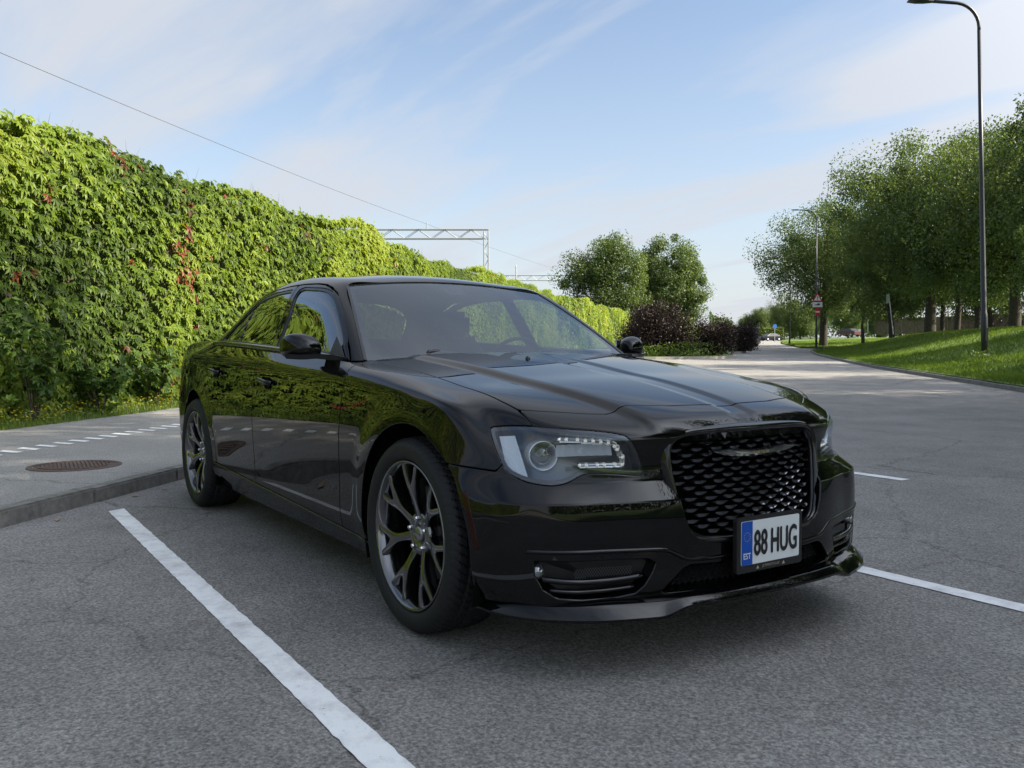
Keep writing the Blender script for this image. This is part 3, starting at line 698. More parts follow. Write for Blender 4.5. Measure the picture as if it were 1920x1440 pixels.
    # ---- greenhouse
    DF = [(-.70, .90), (-.775, .985), (-.836, 1.031), (-.969, 1.122), (-1.119, 1.221), (-1.269, 1.306), (-1.361, 1.341), (-1.444, 1.36), (-1.547, 1.371), (-1.703, 1.378), (-1.805, 1.379), (-1.715, .90)]
    DR = [(-1.715, .90), (-1.805, 1.379), (-1.95, 1.379), (-2.2, 1.371), (-2.42, 1.345), (-2.60, 1.298), (-2.74, 1.205), (-2.86, 1.085), (-2.90, .90)]
    WF = smooth_poly([(-1.735, 1.342), (-1.55, 1.341), (-1.42, 1.330), (-1.335, 1.313), (-1.255, 1.283), (-1.165, 1.235), (-1.06, 1.168), (-.955, 1.098), (-.89, 1.04), (-.93, 1.022), (-1.2, 1.030), (-1.5, 1.040), (-1.648, 1.050), (-1.67, 1.10), (-1.70, 1.22)], 3)
    WRr = [(-1.843, 1.348), (-2.10, 1.345), (-2.30, 1.330), (-2.42, 1.308), (-2.475, 1.285), (-2.37, 1.083), (-2.1, 1.070), (-1.765, 1.055)]
    WQ = [(-2.490, 1.278), (-2.58, 1.242), (-2.69, 1.155), (-2.755, 1.092), (-2.70, 1.090), (-2.385, 1.085)]
    def sdy(poly): return lambda V: np.where(np.abs(V[:, 1]) > .5, sd_poly(xz(V), poly), -1.0)
    roof = G.clip(lambda V: -sdy(DF)(V), g).clip(lambda V: -sdy(DR)(V), g)
    ro = emit('roof', roof, PAINT, car)
    gh = G.clip(lambda V: V[:, 1] - .4)
    def uni(V): return np.maximum(sdy(WRr)(V), sdy(WQ)(V))
    for s in (1, -1):
        def mir(S): return S if s > 0 else S.mirror()
        fdp = fdo[0 if s > 0 else 1]; rdp = rdo[0 if s > 0 else 1]
        emit('window_frame', mir(gh.clip(sdy(DF), g).clip(lambda V: -sdy(WF)(V), .012)), PAINT, fdp)
        emit('window_seal', mir(gh.clip(lambda V: sdy(WF)(V), -.015).clip(lambda V: -sdy(WF)(V), .0).offset(-.004)), SATIN, fdp, rr=.003)
        emit('door_window', mir(gh.clip(sdy(WF), -.002).offset(-.010)), TINT if s < 0 else TINT2, fdp, depth=.004)
        emit('window_frame', mir(gh.clip(sdy(DR), g).clip(lambda V: -uni(V), .012)), PAINT, rdp)
        emit('window_seal', mir(gh.clip(uni, -.015).clip(lambda V: -uni(V)).offset(-.004)), SATIN, rdp, rr=.003)
        emit('door_window', mir(gh.clip(sdy(WRr), -.002).offset(-.010)), TINT if s < 0 else TINT2, rdp, depth=.004)
        emit('quarter_window', mir(gh.clip(sdy(WQ), -.002).offset(-.010)), TINT, rdp, depth=.004)
        # handles
        for dp, x0, z0 in ((fdp, -1.55, .872), (rdp, -2.50, .905)):
            xs_ = np.linspace(x0 - .095, x0 + .095, 12); yb = .928
            pth = [(x, s * (yb + .022 * (1 - ((x - x0) / .098) ** 6)), z0 + .010 * (x0 - x) / .1) for x in xs_]
            Vv, Ff = sweep(pth, [(-.011, -.006), (.011, -.006), (.012, .002), (.005, .008), (-.006, .008), (-.012, .003)], (0, s, 0), False)
            MB().add(Vv, Ff).build('door_handle', PAINT, dp, True)
            lv, lf = lathe([(0, -.004), (.6, -.003), (1.0, 0)], 24, 'y')
            obj('handle_cup', [(x0 + .01 + p[0] * .055, s * (yb - .000 + p[1]), z0 - .010 + p[2] * .030) for p in lv], lf, VOID, dp, True)
    hl = G.offset(-.022); obj('headliner', hl.V, [p for p in hl.polys() if min(hl.V[i][2] for i in p) > 1.34], INTER2, car, True)
    # ---- windscreen and rear window
    def pane(E, C, nu=41, nv=25):
        V = []; tt = np.linspace(0, 1, nv); E = np.array(E); C = np.array(C)
        def quadr(P, t): return P[0] * (1 - t) * (1 - 2 * t) + P[1] * 4 * t * (1 - t) + P[2] * t * (2 * t - 1)
        for t in tt:
            e = quadr(E, t); c = quadr(C, t)
            for u in np.linspace(-1, 1, nu): V.append((c[0] + (e[0] - c[0]) * u * u, e[1] * u, c[2] + (e[2] - c[2]) * u * u))
        F = [(i * nu + j, i * nu + j + 1, (i + 1) * nu + j + 1, (i + 1) * nu + j) for i in range(nv - 1) for j in range(nu - 1)]
        S = Surf(np.array(V), np.array(F)); uu = np.tile(np.linspace(-1, 1, nu), nv); vv = np.repeat(tt, nu); return S, uu, vv
    E = [(-.728, .752, .982), (-1.03, .668, 1.183), (-1.322, .582, 1.350)]; C = [(-.60, 0, .985), (-.985, 0, 1.208), (-1.345, 0, 1.388)]
    S, uu, vv = pane(E, C)
    if S.N[:, 2].mean() < 0: S.N *= -1
    ws = obj('windscreen', S.V, S.polys(), SCREEN, car, True)
    inn = S.offset(-.004)
    fr_ = np.minimum(np.minimum((1 - np.abs(uu)) * .72, vv * .8), (1 - vv) * .8)
    S2 = Surf(inn.V, inn.F, inn.N).clip(.036 - fr_); obj('screen_border', S2.V, S2.polys(), mat('screen_frit', (.004, .004, .004), .5), ws)
    # rubber edge
    for u in (1, -1):
        P = [S.V[i * 41 + (40 if u > 0 else 0)] for i in range(25)]
        Vv, Ff = sweep(P, [(-.007, -.006), (.007, -.006), (.007, .004), (-.007, .004)], (1, 0, 1), False); MB().add(Vv, Ff).build('screen_seal', SATIN, ws)
    P = [S.V[24 * 41 + j] for j in range(41)]; Vv, Ff = sweep(P, [(-.006, -.006), (.006, -.006), (.006, .003), (-.006, .003)], (0, 0, 1), False); MB().add(Vv, Ff).build('screen_seal', SATIN, ws)
    E = [(-3.40, .735, 1.062), (-3.17, .640, 1.155), (-2.92, .545, 1.262)]; C = [(-3.36, 0, 1.08), (-3.15, 0, 1.235), (-2.885, 0, 1.378)]
    S, uu, vv = pane(E, C); obj('rear_window', S.V, S.polys(), TINT, car, True)
    # cowl panel and wipers
    V = []; 
    for u in np.linspace(-1, 1, 21): V += [(-.58 - .03 * u * u, u * .76, .955), (-.70 - .05 * u * u, u * .78, .985 - .012 * u * u), (-.80, u * .80, .97)]
    obj('cowl_panel', V, [(i * 3 + j, i * 3 + j + 1, i * 3 + j + 4, i * 3 + j + 3) for i in range(20) for j in range(2)], PLASTIC, car, True)
    for (y0, y1) in ((-.40, .02), (.22, .66)):
        m = MB(); m.tube([(-.70, y0 - .07, 1.002), (-.705, y0 - .05, 1.017), (-.71, y0, 1.020), (-.705, y0 + .05, 1.012), (-.705, y1, .998)], [.008, .012, .012, .008, .005], 8)
        m.tube([(-.735, y0 - .12, 1.012), (-.73, y1 + .12, 1.000)], .006, 6); m.build('wiper', SATIN, car, True)
    m = MB(); 
    lv, lf = lathe([(0, .016), (.008, .012), (.013, .0), (.014, -.01)], 14, 'z'); m.add(lv + np.array([-.33, -.165, .986]), lf); m.build('washer_jet', SATIN, car, True)
    # ---- cabin
    m = MB()
    m.box((-.98, 0, .86), (.5, 1.36, .16)).build('dashboard', INTER2, car, bevel=.05)
    sw = MB(); a = np.linspace(0, 2 * np.pi, 33)[:-1]; R_ = .185
    rim_ = [(-1.27 + R_ * .45 * math.sin(t), .37 + R_ * math.cos(t), .925 + R_ * .89 * math.sin(t)) for t in a]
    Vv, Ff = sweep(rim_, [(-.012, 0), (0, .012), (.012, 0), (0, -.012)], (.9, 0, -.45)); sw.add(Vv, Ff); sw.box((-1.24, .37, .925), (.06, .20, .10)); sw.build('steering_wheel', INTER2, car, True)
    for y in (.37, -.37):
        st = MB()
        Vs, Fs = [], []
        for (x, z, w, t) in ((-1.72, .50, .25, .10), (-1.80, .75, .25, .09), (-1.90, 1.00, .22, .07), (-1.94, 1.10, .15, .05)):
            for a_ in np.linspace(0, 2 * np.pi, 16, endpoint=False): Vs.append((x + t * math.sin(a_), y + w * np.sign(math.cos(a_)) * abs(math.cos(a_)) ** .5, z))
        for i in range(3): Fs += [(i * 16 + j, i * 16 + (j + 1) % 16, (i + 1) * 16 + (j + 1) % 16, (i + 1) * 16 + j) for j in range(16)]
        Fs.append(tuple(48 + j for j in range(16))); st.add(Vs, Fs); seat = st.build('front_seat', INTER, car, True)
        MB().box((-1.95, y, 1.185), (.09, .25, .16)).build('headrest', INTER, seat, bevel=.035)
        MB().tube([(-1.94, y - .06, 1.08), (-1.95, y - .06, 1.14)], .006).tube([(-1.94, y + .06, 1.08), (-1.95, y + .06, 1.14)], .006).build('headrest_post', CHROME, seat)
        MB().box((-1.50, y, .52), (.5, .5, .14)).build('seat_cushion', INTER, seat, bevel=.05)
    MB().box((-2.78, 0, .80), (.16, 1.3, .55)).build('rear_seat', INTER, car, bevel=.06)
    MB().box((-1.9, 0, .36), (2.6, 1.5, .06)).build('cabin_floor', INTER2, car)
    MB().box((-1.40, .0, 1.315), (.030, .24, .065), Euler((0, -.2, 0)).to_matrix()).build('rear_view_mirror', INTER2, car, bevel=.012)
    m = MB(); m.add([(-1.335, -.07, 1.378), (-1.335, .07, 1.378), (-1.22, .05, 1.318), (-1.22, -.05, 1.318), (-1.30, -.04, 1.30), (-1.30, .04, 1.30)], [(0, 1, 2, 3), (3, 2, 5, 4), (0, 3, 4), (1, 5, 2), (0, 4, 5, 1)]); m.build('sensor_housing', INTER2, car)
    # ---- door mirrors
    cage = {}
    for s in (1, -1):
        ys = [.885, .925, .975, 1.020, 1.040]; V = []; 
        sec = [(-.075, -.010), (-.070, .040), (-.030, .062), (.030, .058), (.070, .030), (.082, -.012), (.065, -.052), (.0, -.064), (-.055, -.055)]
        sc = [.60, .92, 1.0, .90, .45]; dx = [.03, .012, .0, -.020, -.045]; dz = [-.012, -.004, 0, 0, -.004]
        n = len(sec)
        for y, k_, d1, d2 in zip(ys, sc, dx, dz): V += [(-.945 + d1 + a * k_ * (1.0 if a > 0 else 1.0), s * y, 1.045 + d2 + b * k_) for a, b in sec]
        F = [(i * n + j, i * n + (j + 1) % n, (i + 1) * n + (j + 1) % n, (i + 1) * n + j) for i in range(4) for j in range(n)] + [tuple(range(n)), tuple(4 * n + j for j in range(n))]
        F = [f if len(f) == 4 else f for f in F]
        me = bpy.data.meshes.new('door_mirror'); me.from_pydata(V, [], F); bm = bmesh.new(); bm.from_mesh(me); bmesh.ops.recalc_face_normals(bm, faces=bm.faces); bm.to_mesh(me); bm.free()
        me.materials.append(PAINT); me.shade_smooth(); o = link(bpy.data.objects.new('door_mirror', me), car); md = o.modifiers.new('s', 'SUBSURF'); md.levels = 3; md.render_levels = 3
        MB().box((-1.012, s * .965, 1.043), (.012, .125, .085)).build('mirror_glass', CHROME, o, bevel=.02)
        Vv, Ff = sweep([(-.80, s * .80, .985), (-.835, s * .845, .998), (-.885, s * .90, 1.002), (-.925, s * .97, .998), (-.955, s * 1.02, 1.002)], [(-.055, -.012), (.045, -.012), (.055, .006), (-.060, .010)], (0, 0, 1), False)
        MB().add(Vv, Ff).build('mirror_arm', SATIN, o, bevel=.004)
        m = MB(); m.add([(-.79, s * .818, .985), (-.95, s * .834, 1.0), (-.955, s * .790, 1.09), (-.875, s * .800, 1.04)], [(0, 1, 2, 3)]); m.build('mirror_base', PLASTIC, o)
    # ---- wheels
    wheel_meshes = make_wheel_meshes()
    for cx, st in ((0.0, .0055), (-3.052, 0.0)):
        for s in (1, -1):
            rim = link(bpy.data.objects.new('wheel', wheel_meshes['barrel']), car); rim.location = (cx, s * .915, .362)
            rim.rotation_euler = (0, RNG.uniform(0, .3) if not (cx == 0 and s < 0) else .03, 0 if s > 0 else math.pi)
            if st: rim.rotation_euler[2] += st
            for nm in ('tyre', 'hub', 'centre_cap', 'brake_disc'): link(bpy.data.objects.new(nm, wheel_meshes[nm]), rim)
            for k in range(7): o = link(bpy.data.objects.new('spoke', wheel_meshes['spoke']), rim); o.rotation_euler = (0, k * 2 * math.pi / 7, 0)
            for k in range(5):
                a = k * 2 * math.pi / 5 + .3; o = link(bpy.data.objects.new('lug_nut', wheel_meshes['lug_nut']), rim); o.location = (.0575 * math.cos(a), -.040, .0575 * math.sin(a))
    return car

def make_wheel_meshes():
    """wheel built round the y axis, outer face towards +y, lip plane at y = 0"""
    D = {}
    v, f = lathe([(.2705, -.014), (.2705, -.002), (.268, .0025), (.2635, .0015), (.259, -.006), (.252, -.016), (.246, -.05), (.240, -.12), (.238, -.20), (.262, -.21)], 96)
    D['barrel'] = mesh_data('wheel', v, f, WHEELM, True)
    # spoke outline (tangential u, radial r): stem, fork, two arms
    half_o = [(.024, .040), (.0185, .075), (.0155, .112), (.0175, .138), (.0265, .163), (.043, .205), (.0615, .252)]
    half_i = [(.0375, .2555), (.024, .222), (.010, .192), (0, .183)]
    out = half_o + half_i + [(-a, b) for a, b in half_i[-2::-1]] + [(-a, b) for a, b in half_o[::-1]]
    out = np.array(out); n = len(out)
    def yd(r): return float(interp(r, [.04, .07, .11, .15, .20, .26], [-.046, -.043, -.030, -.018, -.010, -.008]))
    cen = np.array([0, .15])
    nxt = np.roll(out, -1, 0); prv = np.roll(out, 1, 0); tg = nxt - prv; tg /= np.linalg.norm(tg, axis=1, keepdims=True); inn = np.stack([tg[:, 1], -tg[:, 0]], 1)
    ar = .5 * np.sum(out[:, 0] * nxt[:, 1] - nxt[:, 0] * out[:, 1]); inn = -inn if ar > 0 else inn
    def ringv(off, dy): return [(p[0], yd(p[1]) + dy, p[1]) for p in out + inn * off]
    V = ringv(0, -.046) + ringv(.0, -.008) + ringv(.0020, -.0015) + ringv(.0050, .0)
    F = [(k * n + i, k * n + (i + 1) % n, (k + 1) * n + (i + 1) % n, (k + 1) * n + i) for k in range(3) for i in range(n)]
    # top faces: stem strip then the two arms
    T = 3 * n; L = list(range(n)); ho = len(half_o); hi = len(half_i)
    def oidx(i): return T + i
    R_o = [oidx(i) for i in range(ho)]; R_i = [oidx(ho + i) for i in range(hi)]
    L_i = [oidx(ho + hi - 1)] + [oidx(ho + hi + i) for i in range(hi - 1)]
    L_o = [oidx(n - 1 - i) for i in range(ho)]
    for i in range(3): F.append((R_o[i], R_o[i + 1], L_o[i + 1], L_o[i]))
    F.append((R_o[3], R_o[4], R_i[3])); F.append((L_o[3], R_i[3], L_o[4])); F.append((R_o[3], R_i[3], L_o[3]))
    F += [(R_o[4], R_o[5], R_i[2], R_i[3]), (R_o[5], R_i[1], R_i[2]), (R_o[5], R_o[6], R_i[0], R_i[1])]
    F += [(L_o[4], L_i[0], L_i[1], L_o[5]), (L_o[5], L_i[1], L_i[2]), (L_o[5], L_i[2], L_i[3], L_o[6])]
    me = mesh_data('spoke', V, F, WHEELM, False); bm = bmesh.new(); bm.from_mesh(me); bmesh.ops.recalc_face_normals(bm, faces=bm.faces)
    bm.to_mesh(me); bm.free()
    try: me.shade_smooth(); me.set_sharp_from_angle(angle=math.radians(38))
    except Exception: pass
    D['spoke'] = me
    v, f = lathe([(0, -.052), (.030, -.050), (.034, -.044), (.072, -.043), (.078, -.047), (.082, -.060), (.080, -.11)], 64); D['hub'] = mesh_data('hub', v, f, WHEELM, True)
    v, f = lathe([(0, -.036), (.022, -.0375), (.0285, -.042), (.029, -.05)], 40); cap = MB().add(v, f)
    cap.add([(-.022, -.034, .003), (.022, -.034, .003), (.020, -.034, -.002), (0, -.034, -.005), (-.020, -.034, -.002)], [(0, 1, 2, 3, 4)])
    D['centre_cap'] = mesh_data('centre_cap', cap.V, cap.F, mat('cap_metal', (.30, .30, .31), .2, .9), True)
    v, f = lathe([(0, .010), (.007, .009), (.0095, .004), (.0105, -.006)], 6); D['lug_nut'] = mesh_data('lug_nut', v, f, CHROME)
    v, f = lathe([(.06, -.10), (.085, -.092), (.165, -.092), (.172, -.096), (.172, -.12)], 64); D['brake_disc'] = mesh_data('brake_disc', v, f, DISC, True)
    # tyre with tread blocks
    prof = [(.2715, -.006), (.278, .004), (.292, .012), (.310, .0155), (.328, .010), (.338, .0), (.3445, -.010)]
    ty = np.linspace(-.016, -.214, 34); tr = [.3545 - .0055 * abs((y + .115) / .099) ** 3 for y in ty]
    prof2 = [(.3445, -.222), (.335, -.232), (.310, -.242), (.28, -.232), (.268, -.215)]
    allp = prof + list(zip(tr, ty)) + prof2; n = 432; k = len(allp); V = np.empty((n, k, 3)); A = np.arange(n) / n * 2 * np.pi
    for j, (r, y) in enumerate(allp):
        rr = np.full(n, r)
        if len(prof) - 2 <= j < len(prof) + 34:
            yy = y + .115; sgn = 1 if yy > 0 else -1
            ph = (A * 72 / (2 * np.pi) + (abs(yy) * 26) ** 1.25 * .55 * sgn) % 1.0
            gro = (ph < .17) & (abs(yy) > .012)
            fine = ((A * 216 / (2 * np.pi) + yy * 30) % 1.0 < .10) & (j % 2 == 0)
            cir = abs(abs(yy) - .030) < .0045 or abs(abs(yy) - .066) < .004
            d = .0075 if j >= len(prof) else .0035
            rr = np.where(gro, r - d, np.where(fine, r - .0015, rr))
            if cir: rr = np.full(n, r - .0075)
        V[:, j, 0] = rr * np.cos(A); V[:, j, 1] = y; V[:, j, 2] = rr * np.sin(A)
    idx = np.arange(n * k).reshape(n, k); nx = np.roll(idx, -1, 0)
    F = np.stack([idx[:, :-1], idx[:, 1:], nx[:, 1:], nx[:, :-1]], -1).reshape(-1, 4)
    me = fast_mesh('tyre', V.reshape(-1, 3), F, RUBBER, True)
    try: me.set_sharp_from_angle(angle=math.radians(30))
    except Exception: pass
    D['tyre'] = me
    return D
# ------------------------------------------------------------------ ground, road, pavement
def tz(d):
    """the land climbs gently away from the car park"""
    d = np.asarray(d, float); t = np.clip(d - 10, 0, None); z = .0165 * (t - 4 * (1 - np.exp(-t / 4)))
    return GROUND + np.minimum(z, 9.5)
def sK(d): return -3.80 + .1745 * np.asarray(d, float)                    # kerb between bays and path
def sG(d): return -7.70 + .1835 * np.asarray(d, float)                    # path edge / verge
WALLP = [(-26, -13.47), (-10, -10.535), (11.3, -6.63), (30, -3.19), (52, 1.15), (80, 7.6), (114, 15.3), (128, 19.0)]
def sWall(d): return np.interp(d, [p[0] for p in WALLP], [p[1] for p in WALLP])
def sR(d): return np.interp(d, [-60, 0, 18.8, 24, 32.5, 45, 55, 64], [-3.8, 7.5, 11.0, 12.0, 13.5, 16.4, 19.0, 21.8])
def bank(d, s):
    """height of the grassy bank above the land, measured from the right-hand kerb"""
    e = np.asarray(s, float) - sR(d); k = np.interp(d, [-40, 10, 30, 60, 90], [1.0, 1.0, 1.0, .8, .45])
    return k * (.12 + 1.55 * sstep(0, 9.0, e) * 1.0)
def asphalt_mat(name, c0, c1, scale=1.0, patch=(.88, 1.10), bump=.55):
    m = mat(name, c0, .82, 0, .35); n, l, b = nodes(m); tc = n.new('ShaderNodeTexCoord')
    def noise(sc, det=3, rg=.6):
        t = n.new('ShaderNodeTexNoise'); t.inputs['Scale'].default_value = sc; t.inputs['Detail'].default_value = det; t.inputs['Roughness'].default_value = rg; l.new(tc.outputs['Object'], t.inputs['Vector']); return t
    vor = n.new('ShaderNodeTexVoronoi'); vor.inputs['Scale'].default_value = 125 * scale; l.new(tc.outputs['Object'], vor.inputs['Vector'])
    fine = noise(85 * scale, 5, .74); big = noise(.9, 5, .62); mid = noise(9, 4)
    r1 = n.new('ShaderNodeValToRGB'); r1.color_ramp.elements[0].position = .33; r1.color_ramp.elements[0].color = (*[c * .38 for c in c0], 1); r1.color_ramp.elements[1].position = .68; r1.color_ramp.elements[1].color = (*[c * 1.45 for c in c1], 1)
    e = r1.color_ramp.elements.new(.50); e.color = (*c0, 1); l.new(fine.outputs['Fac'], r1.inputs['Fac'])
    # pale chips
    r2 = n.new('ShaderNodeValToRGB'); r2.color_ramp.elements[0].position = .78; r2.color_ramp.elements[0].color = (0, 0, 0, 1); r2.color_ramp.elements[1].position = .98; r2.color_ramp.elements[1].color = (.45, .45, .45, 1); l.new(vor.outputs['Color'], r2.inputs['Fac'])
    mx = n.new('ShaderNodeMix'); mx.data_type = 'RGBA'; l.new(r2.outputs['Color'], mx.inputs['Factor']); l.new(r1.outputs['Color'], mx.inputs['A']); mx.inputs['B'].default_value = (*[min(c * 1.7, .6) for c in c1], 1)
    mr = n.new('ShaderNodeMapRange'); mr.inputs['From Min'].default_value = .32; mr.inputs['From Max'].default_value = .68; mr.inputs['To Min'].default_value = patch[0]; mr.inputs['To Max'].default_value = patch[1]; l.new(big.outputs['Fac'], mr.inputs['Value'])
    mr2 = n.new('ShaderNodeMapRange'); mr2.inputs['To Min'].default_value = .86; mr2.inputs['To Max'].default_value = 1.14; l.new(mid.outputs['Fac'], mr2.inputs['Value'])
    mm = n.new('ShaderNodeMath'); mm.operation = 'MULTIPLY'; l.new(mr.outputs[0], mm.inputs[0]); l.new(mr2.outputs[0], mm.inputs[1])
    st = noise(1.7, 7, .72); r3 = n.new('ShaderNodeValToRGB'); r3.color_ramp.elements[0].position = .66; r3.color_ramp.elements[0].color = (1, 1, 1, 1); r3.color_ramp.elements[1].position = .76; r3.color_ramp.elements[1].color = (.62, .62, .62, 1); l.new(st.outputs['Fac'], r3.inputs['Fac'])
    ck = n.new('ShaderNodeTexVoronoi'); ck.feature = 'DISTANCE_TO_EDGE'; ck.inputs['Scale'].default_value = .33; wv = n.new('ShaderNodeVectorMath'); wv.operation = 'MULTIPLY_ADD'; wv.inputs[1].default_value = (.55, .55, 0); l.new(st.outputs['Color'], wv.inputs[0]); l.new(tc.outputs['Object'], wv.inputs[2]); l.new(wv.outputs[0], ck.inputs['Vector'])
    r4 = n.new('ShaderNodeValToRGB'); r4.color_ramp.elements[0].position = .0; r4.color_ramp.elements[0].color = (.55, .55, .55, 1); r4.color_ramp.elements[1].position = .0022; r4.color_ramp.elements[1].color = (1, 1, 1, 1); l.new(ck.outputs['Distance'], r4.inputs['Fac'])
    m3 = n.new('ShaderNodeMath'); m3.operation = 'MULTIPLY'; l.new(r3.outputs['Color'], m3.inputs[0]); l.new(r4.outputs['Color'], m3.inputs[1]); m4 = n.new('ShaderNodeMath'); m4.operation = 'MULTIPLY'; l.new(mm.outputs[0], m4.inputs[0]); l.new(m3.outputs[0], m4.inputs[1]); mm = m4
    vm = n.new('ShaderNodeVectorMath'); vm.operation = 'SCALE'; l.new(mx.outputs['Result'], vm.inputs[0]); l.new(mm.outputs[0], vm.inputs['Scale']); l.new(vm.outputs[0], b.inputs['Base Color'])
    bp = n.new('ShaderNodeBump'); bp.inputs['Strength'].default_value = bump; bp.inputs['Distance'].default_value = .006
    ad = n.new('ShaderNodeMath'); ad.operation = 'ADD'; l.new(fine.outputs['Fac'], ad.inputs[0]); l.new(vor.outputs['Distance'], ad.inputs[1]); l.new(ad.outputs[0], bp.inputs['Height']); l.new(bp.outputs['Normal'], b.inputs['Normal'])
    return m
ASPH = asphalt_mat('car_park_asphalt', (.232, .224, .212), (.298, .288, .274), 1.0, (.80, 1.15), .8)
PATHM = asphalt_mat('path_asphalt', (.256, .249, .238), (.306, .298, .286), 1.2, (.94, 1.06), .4)
KERBM = add_noise_color(mat('kerb_concrete', (.11, .105, .095), .85), (.12, .115, .105), (.22, .212, .198), 14, 5, .65, .35, 120)
MARK = mat('road_paint', (.62, .63, .63), .7)
def paint_mat():
    n, l, b = nodes(MARK); tc = n.new('ShaderNodeTexCoord'); a = n.new('ShaderNodeTexNoise'); a.inputs['Scale'].default_value = 6; a.inputs['Detail'].default_value = 8; a.inputs['Roughness'].default_value = .75; l.new(tc.outputs['Object'], a.inputs['Vector'])
    r = n.new('ShaderNodeValToRGB'); r.color_ramp.elements[0].position = .30; r.color_ramp.elements[0].color = (.52, .52, .52, 1); r.color_ramp.elements[1].position = .55; r.color_ramp.elements[1].color = (.84, .85, .85, 1); l.new(a.outputs['Fac'], r.inputs['Fac']); l.new(r.outputs['Color'], b.inputs['Base Color'])
    f = n.new('ShaderNodeTexNoise'); f.inputs['Scale'].default_value = 170; f.inputs['Detail'].default_value = 2; l.new(tc.outputs['Object'], f.inputs['Vector'])
    bp = n.new('ShaderNodeBump'); bp.inputs['Strength'].default_value = .5; bp.inputs['Distance'].default_value = .004; l.new(f.outputs['Fac'], bp.inputs['Height']); l.new(bp.outputs['Normal'], b.inputs['Normal'])
    # worn away chips
    w = n.new('ShaderNodeTexNoise'); w.inputs['Scale'].default_value = 55; w.inputs['Detail'].default_value = 5; w.inputs['Roughness'].default_value = .7; l.new(tc.outputs['Object'], w.inputs['Vector'])
    q = n.new('ShaderNodeValToRGB'); q.color_ramp.elements[0].position = .30; q.color_ramp.elements[0].color = (0, 0, 0, 1); q.color_ramp.elements[1].position = .335; l.new(w.outputs['Fac'], q.inputs['Fac']); l.new(q.outputs['Color'], b.inputs['Alpha'])
paint_mat()
EARTH = add_noise_color(mat('earth', (.06, .07, .03), .95), (.035, .055, .018), (.075, .10, .03), 1.3, 6, .7, .4, 30)
GRASSG = add_noise_color(mat('turf', (.06, .10, .02), .95), (.060, .110, .018), (.125, .195, .038), .8, 6, .7, .5, 25)

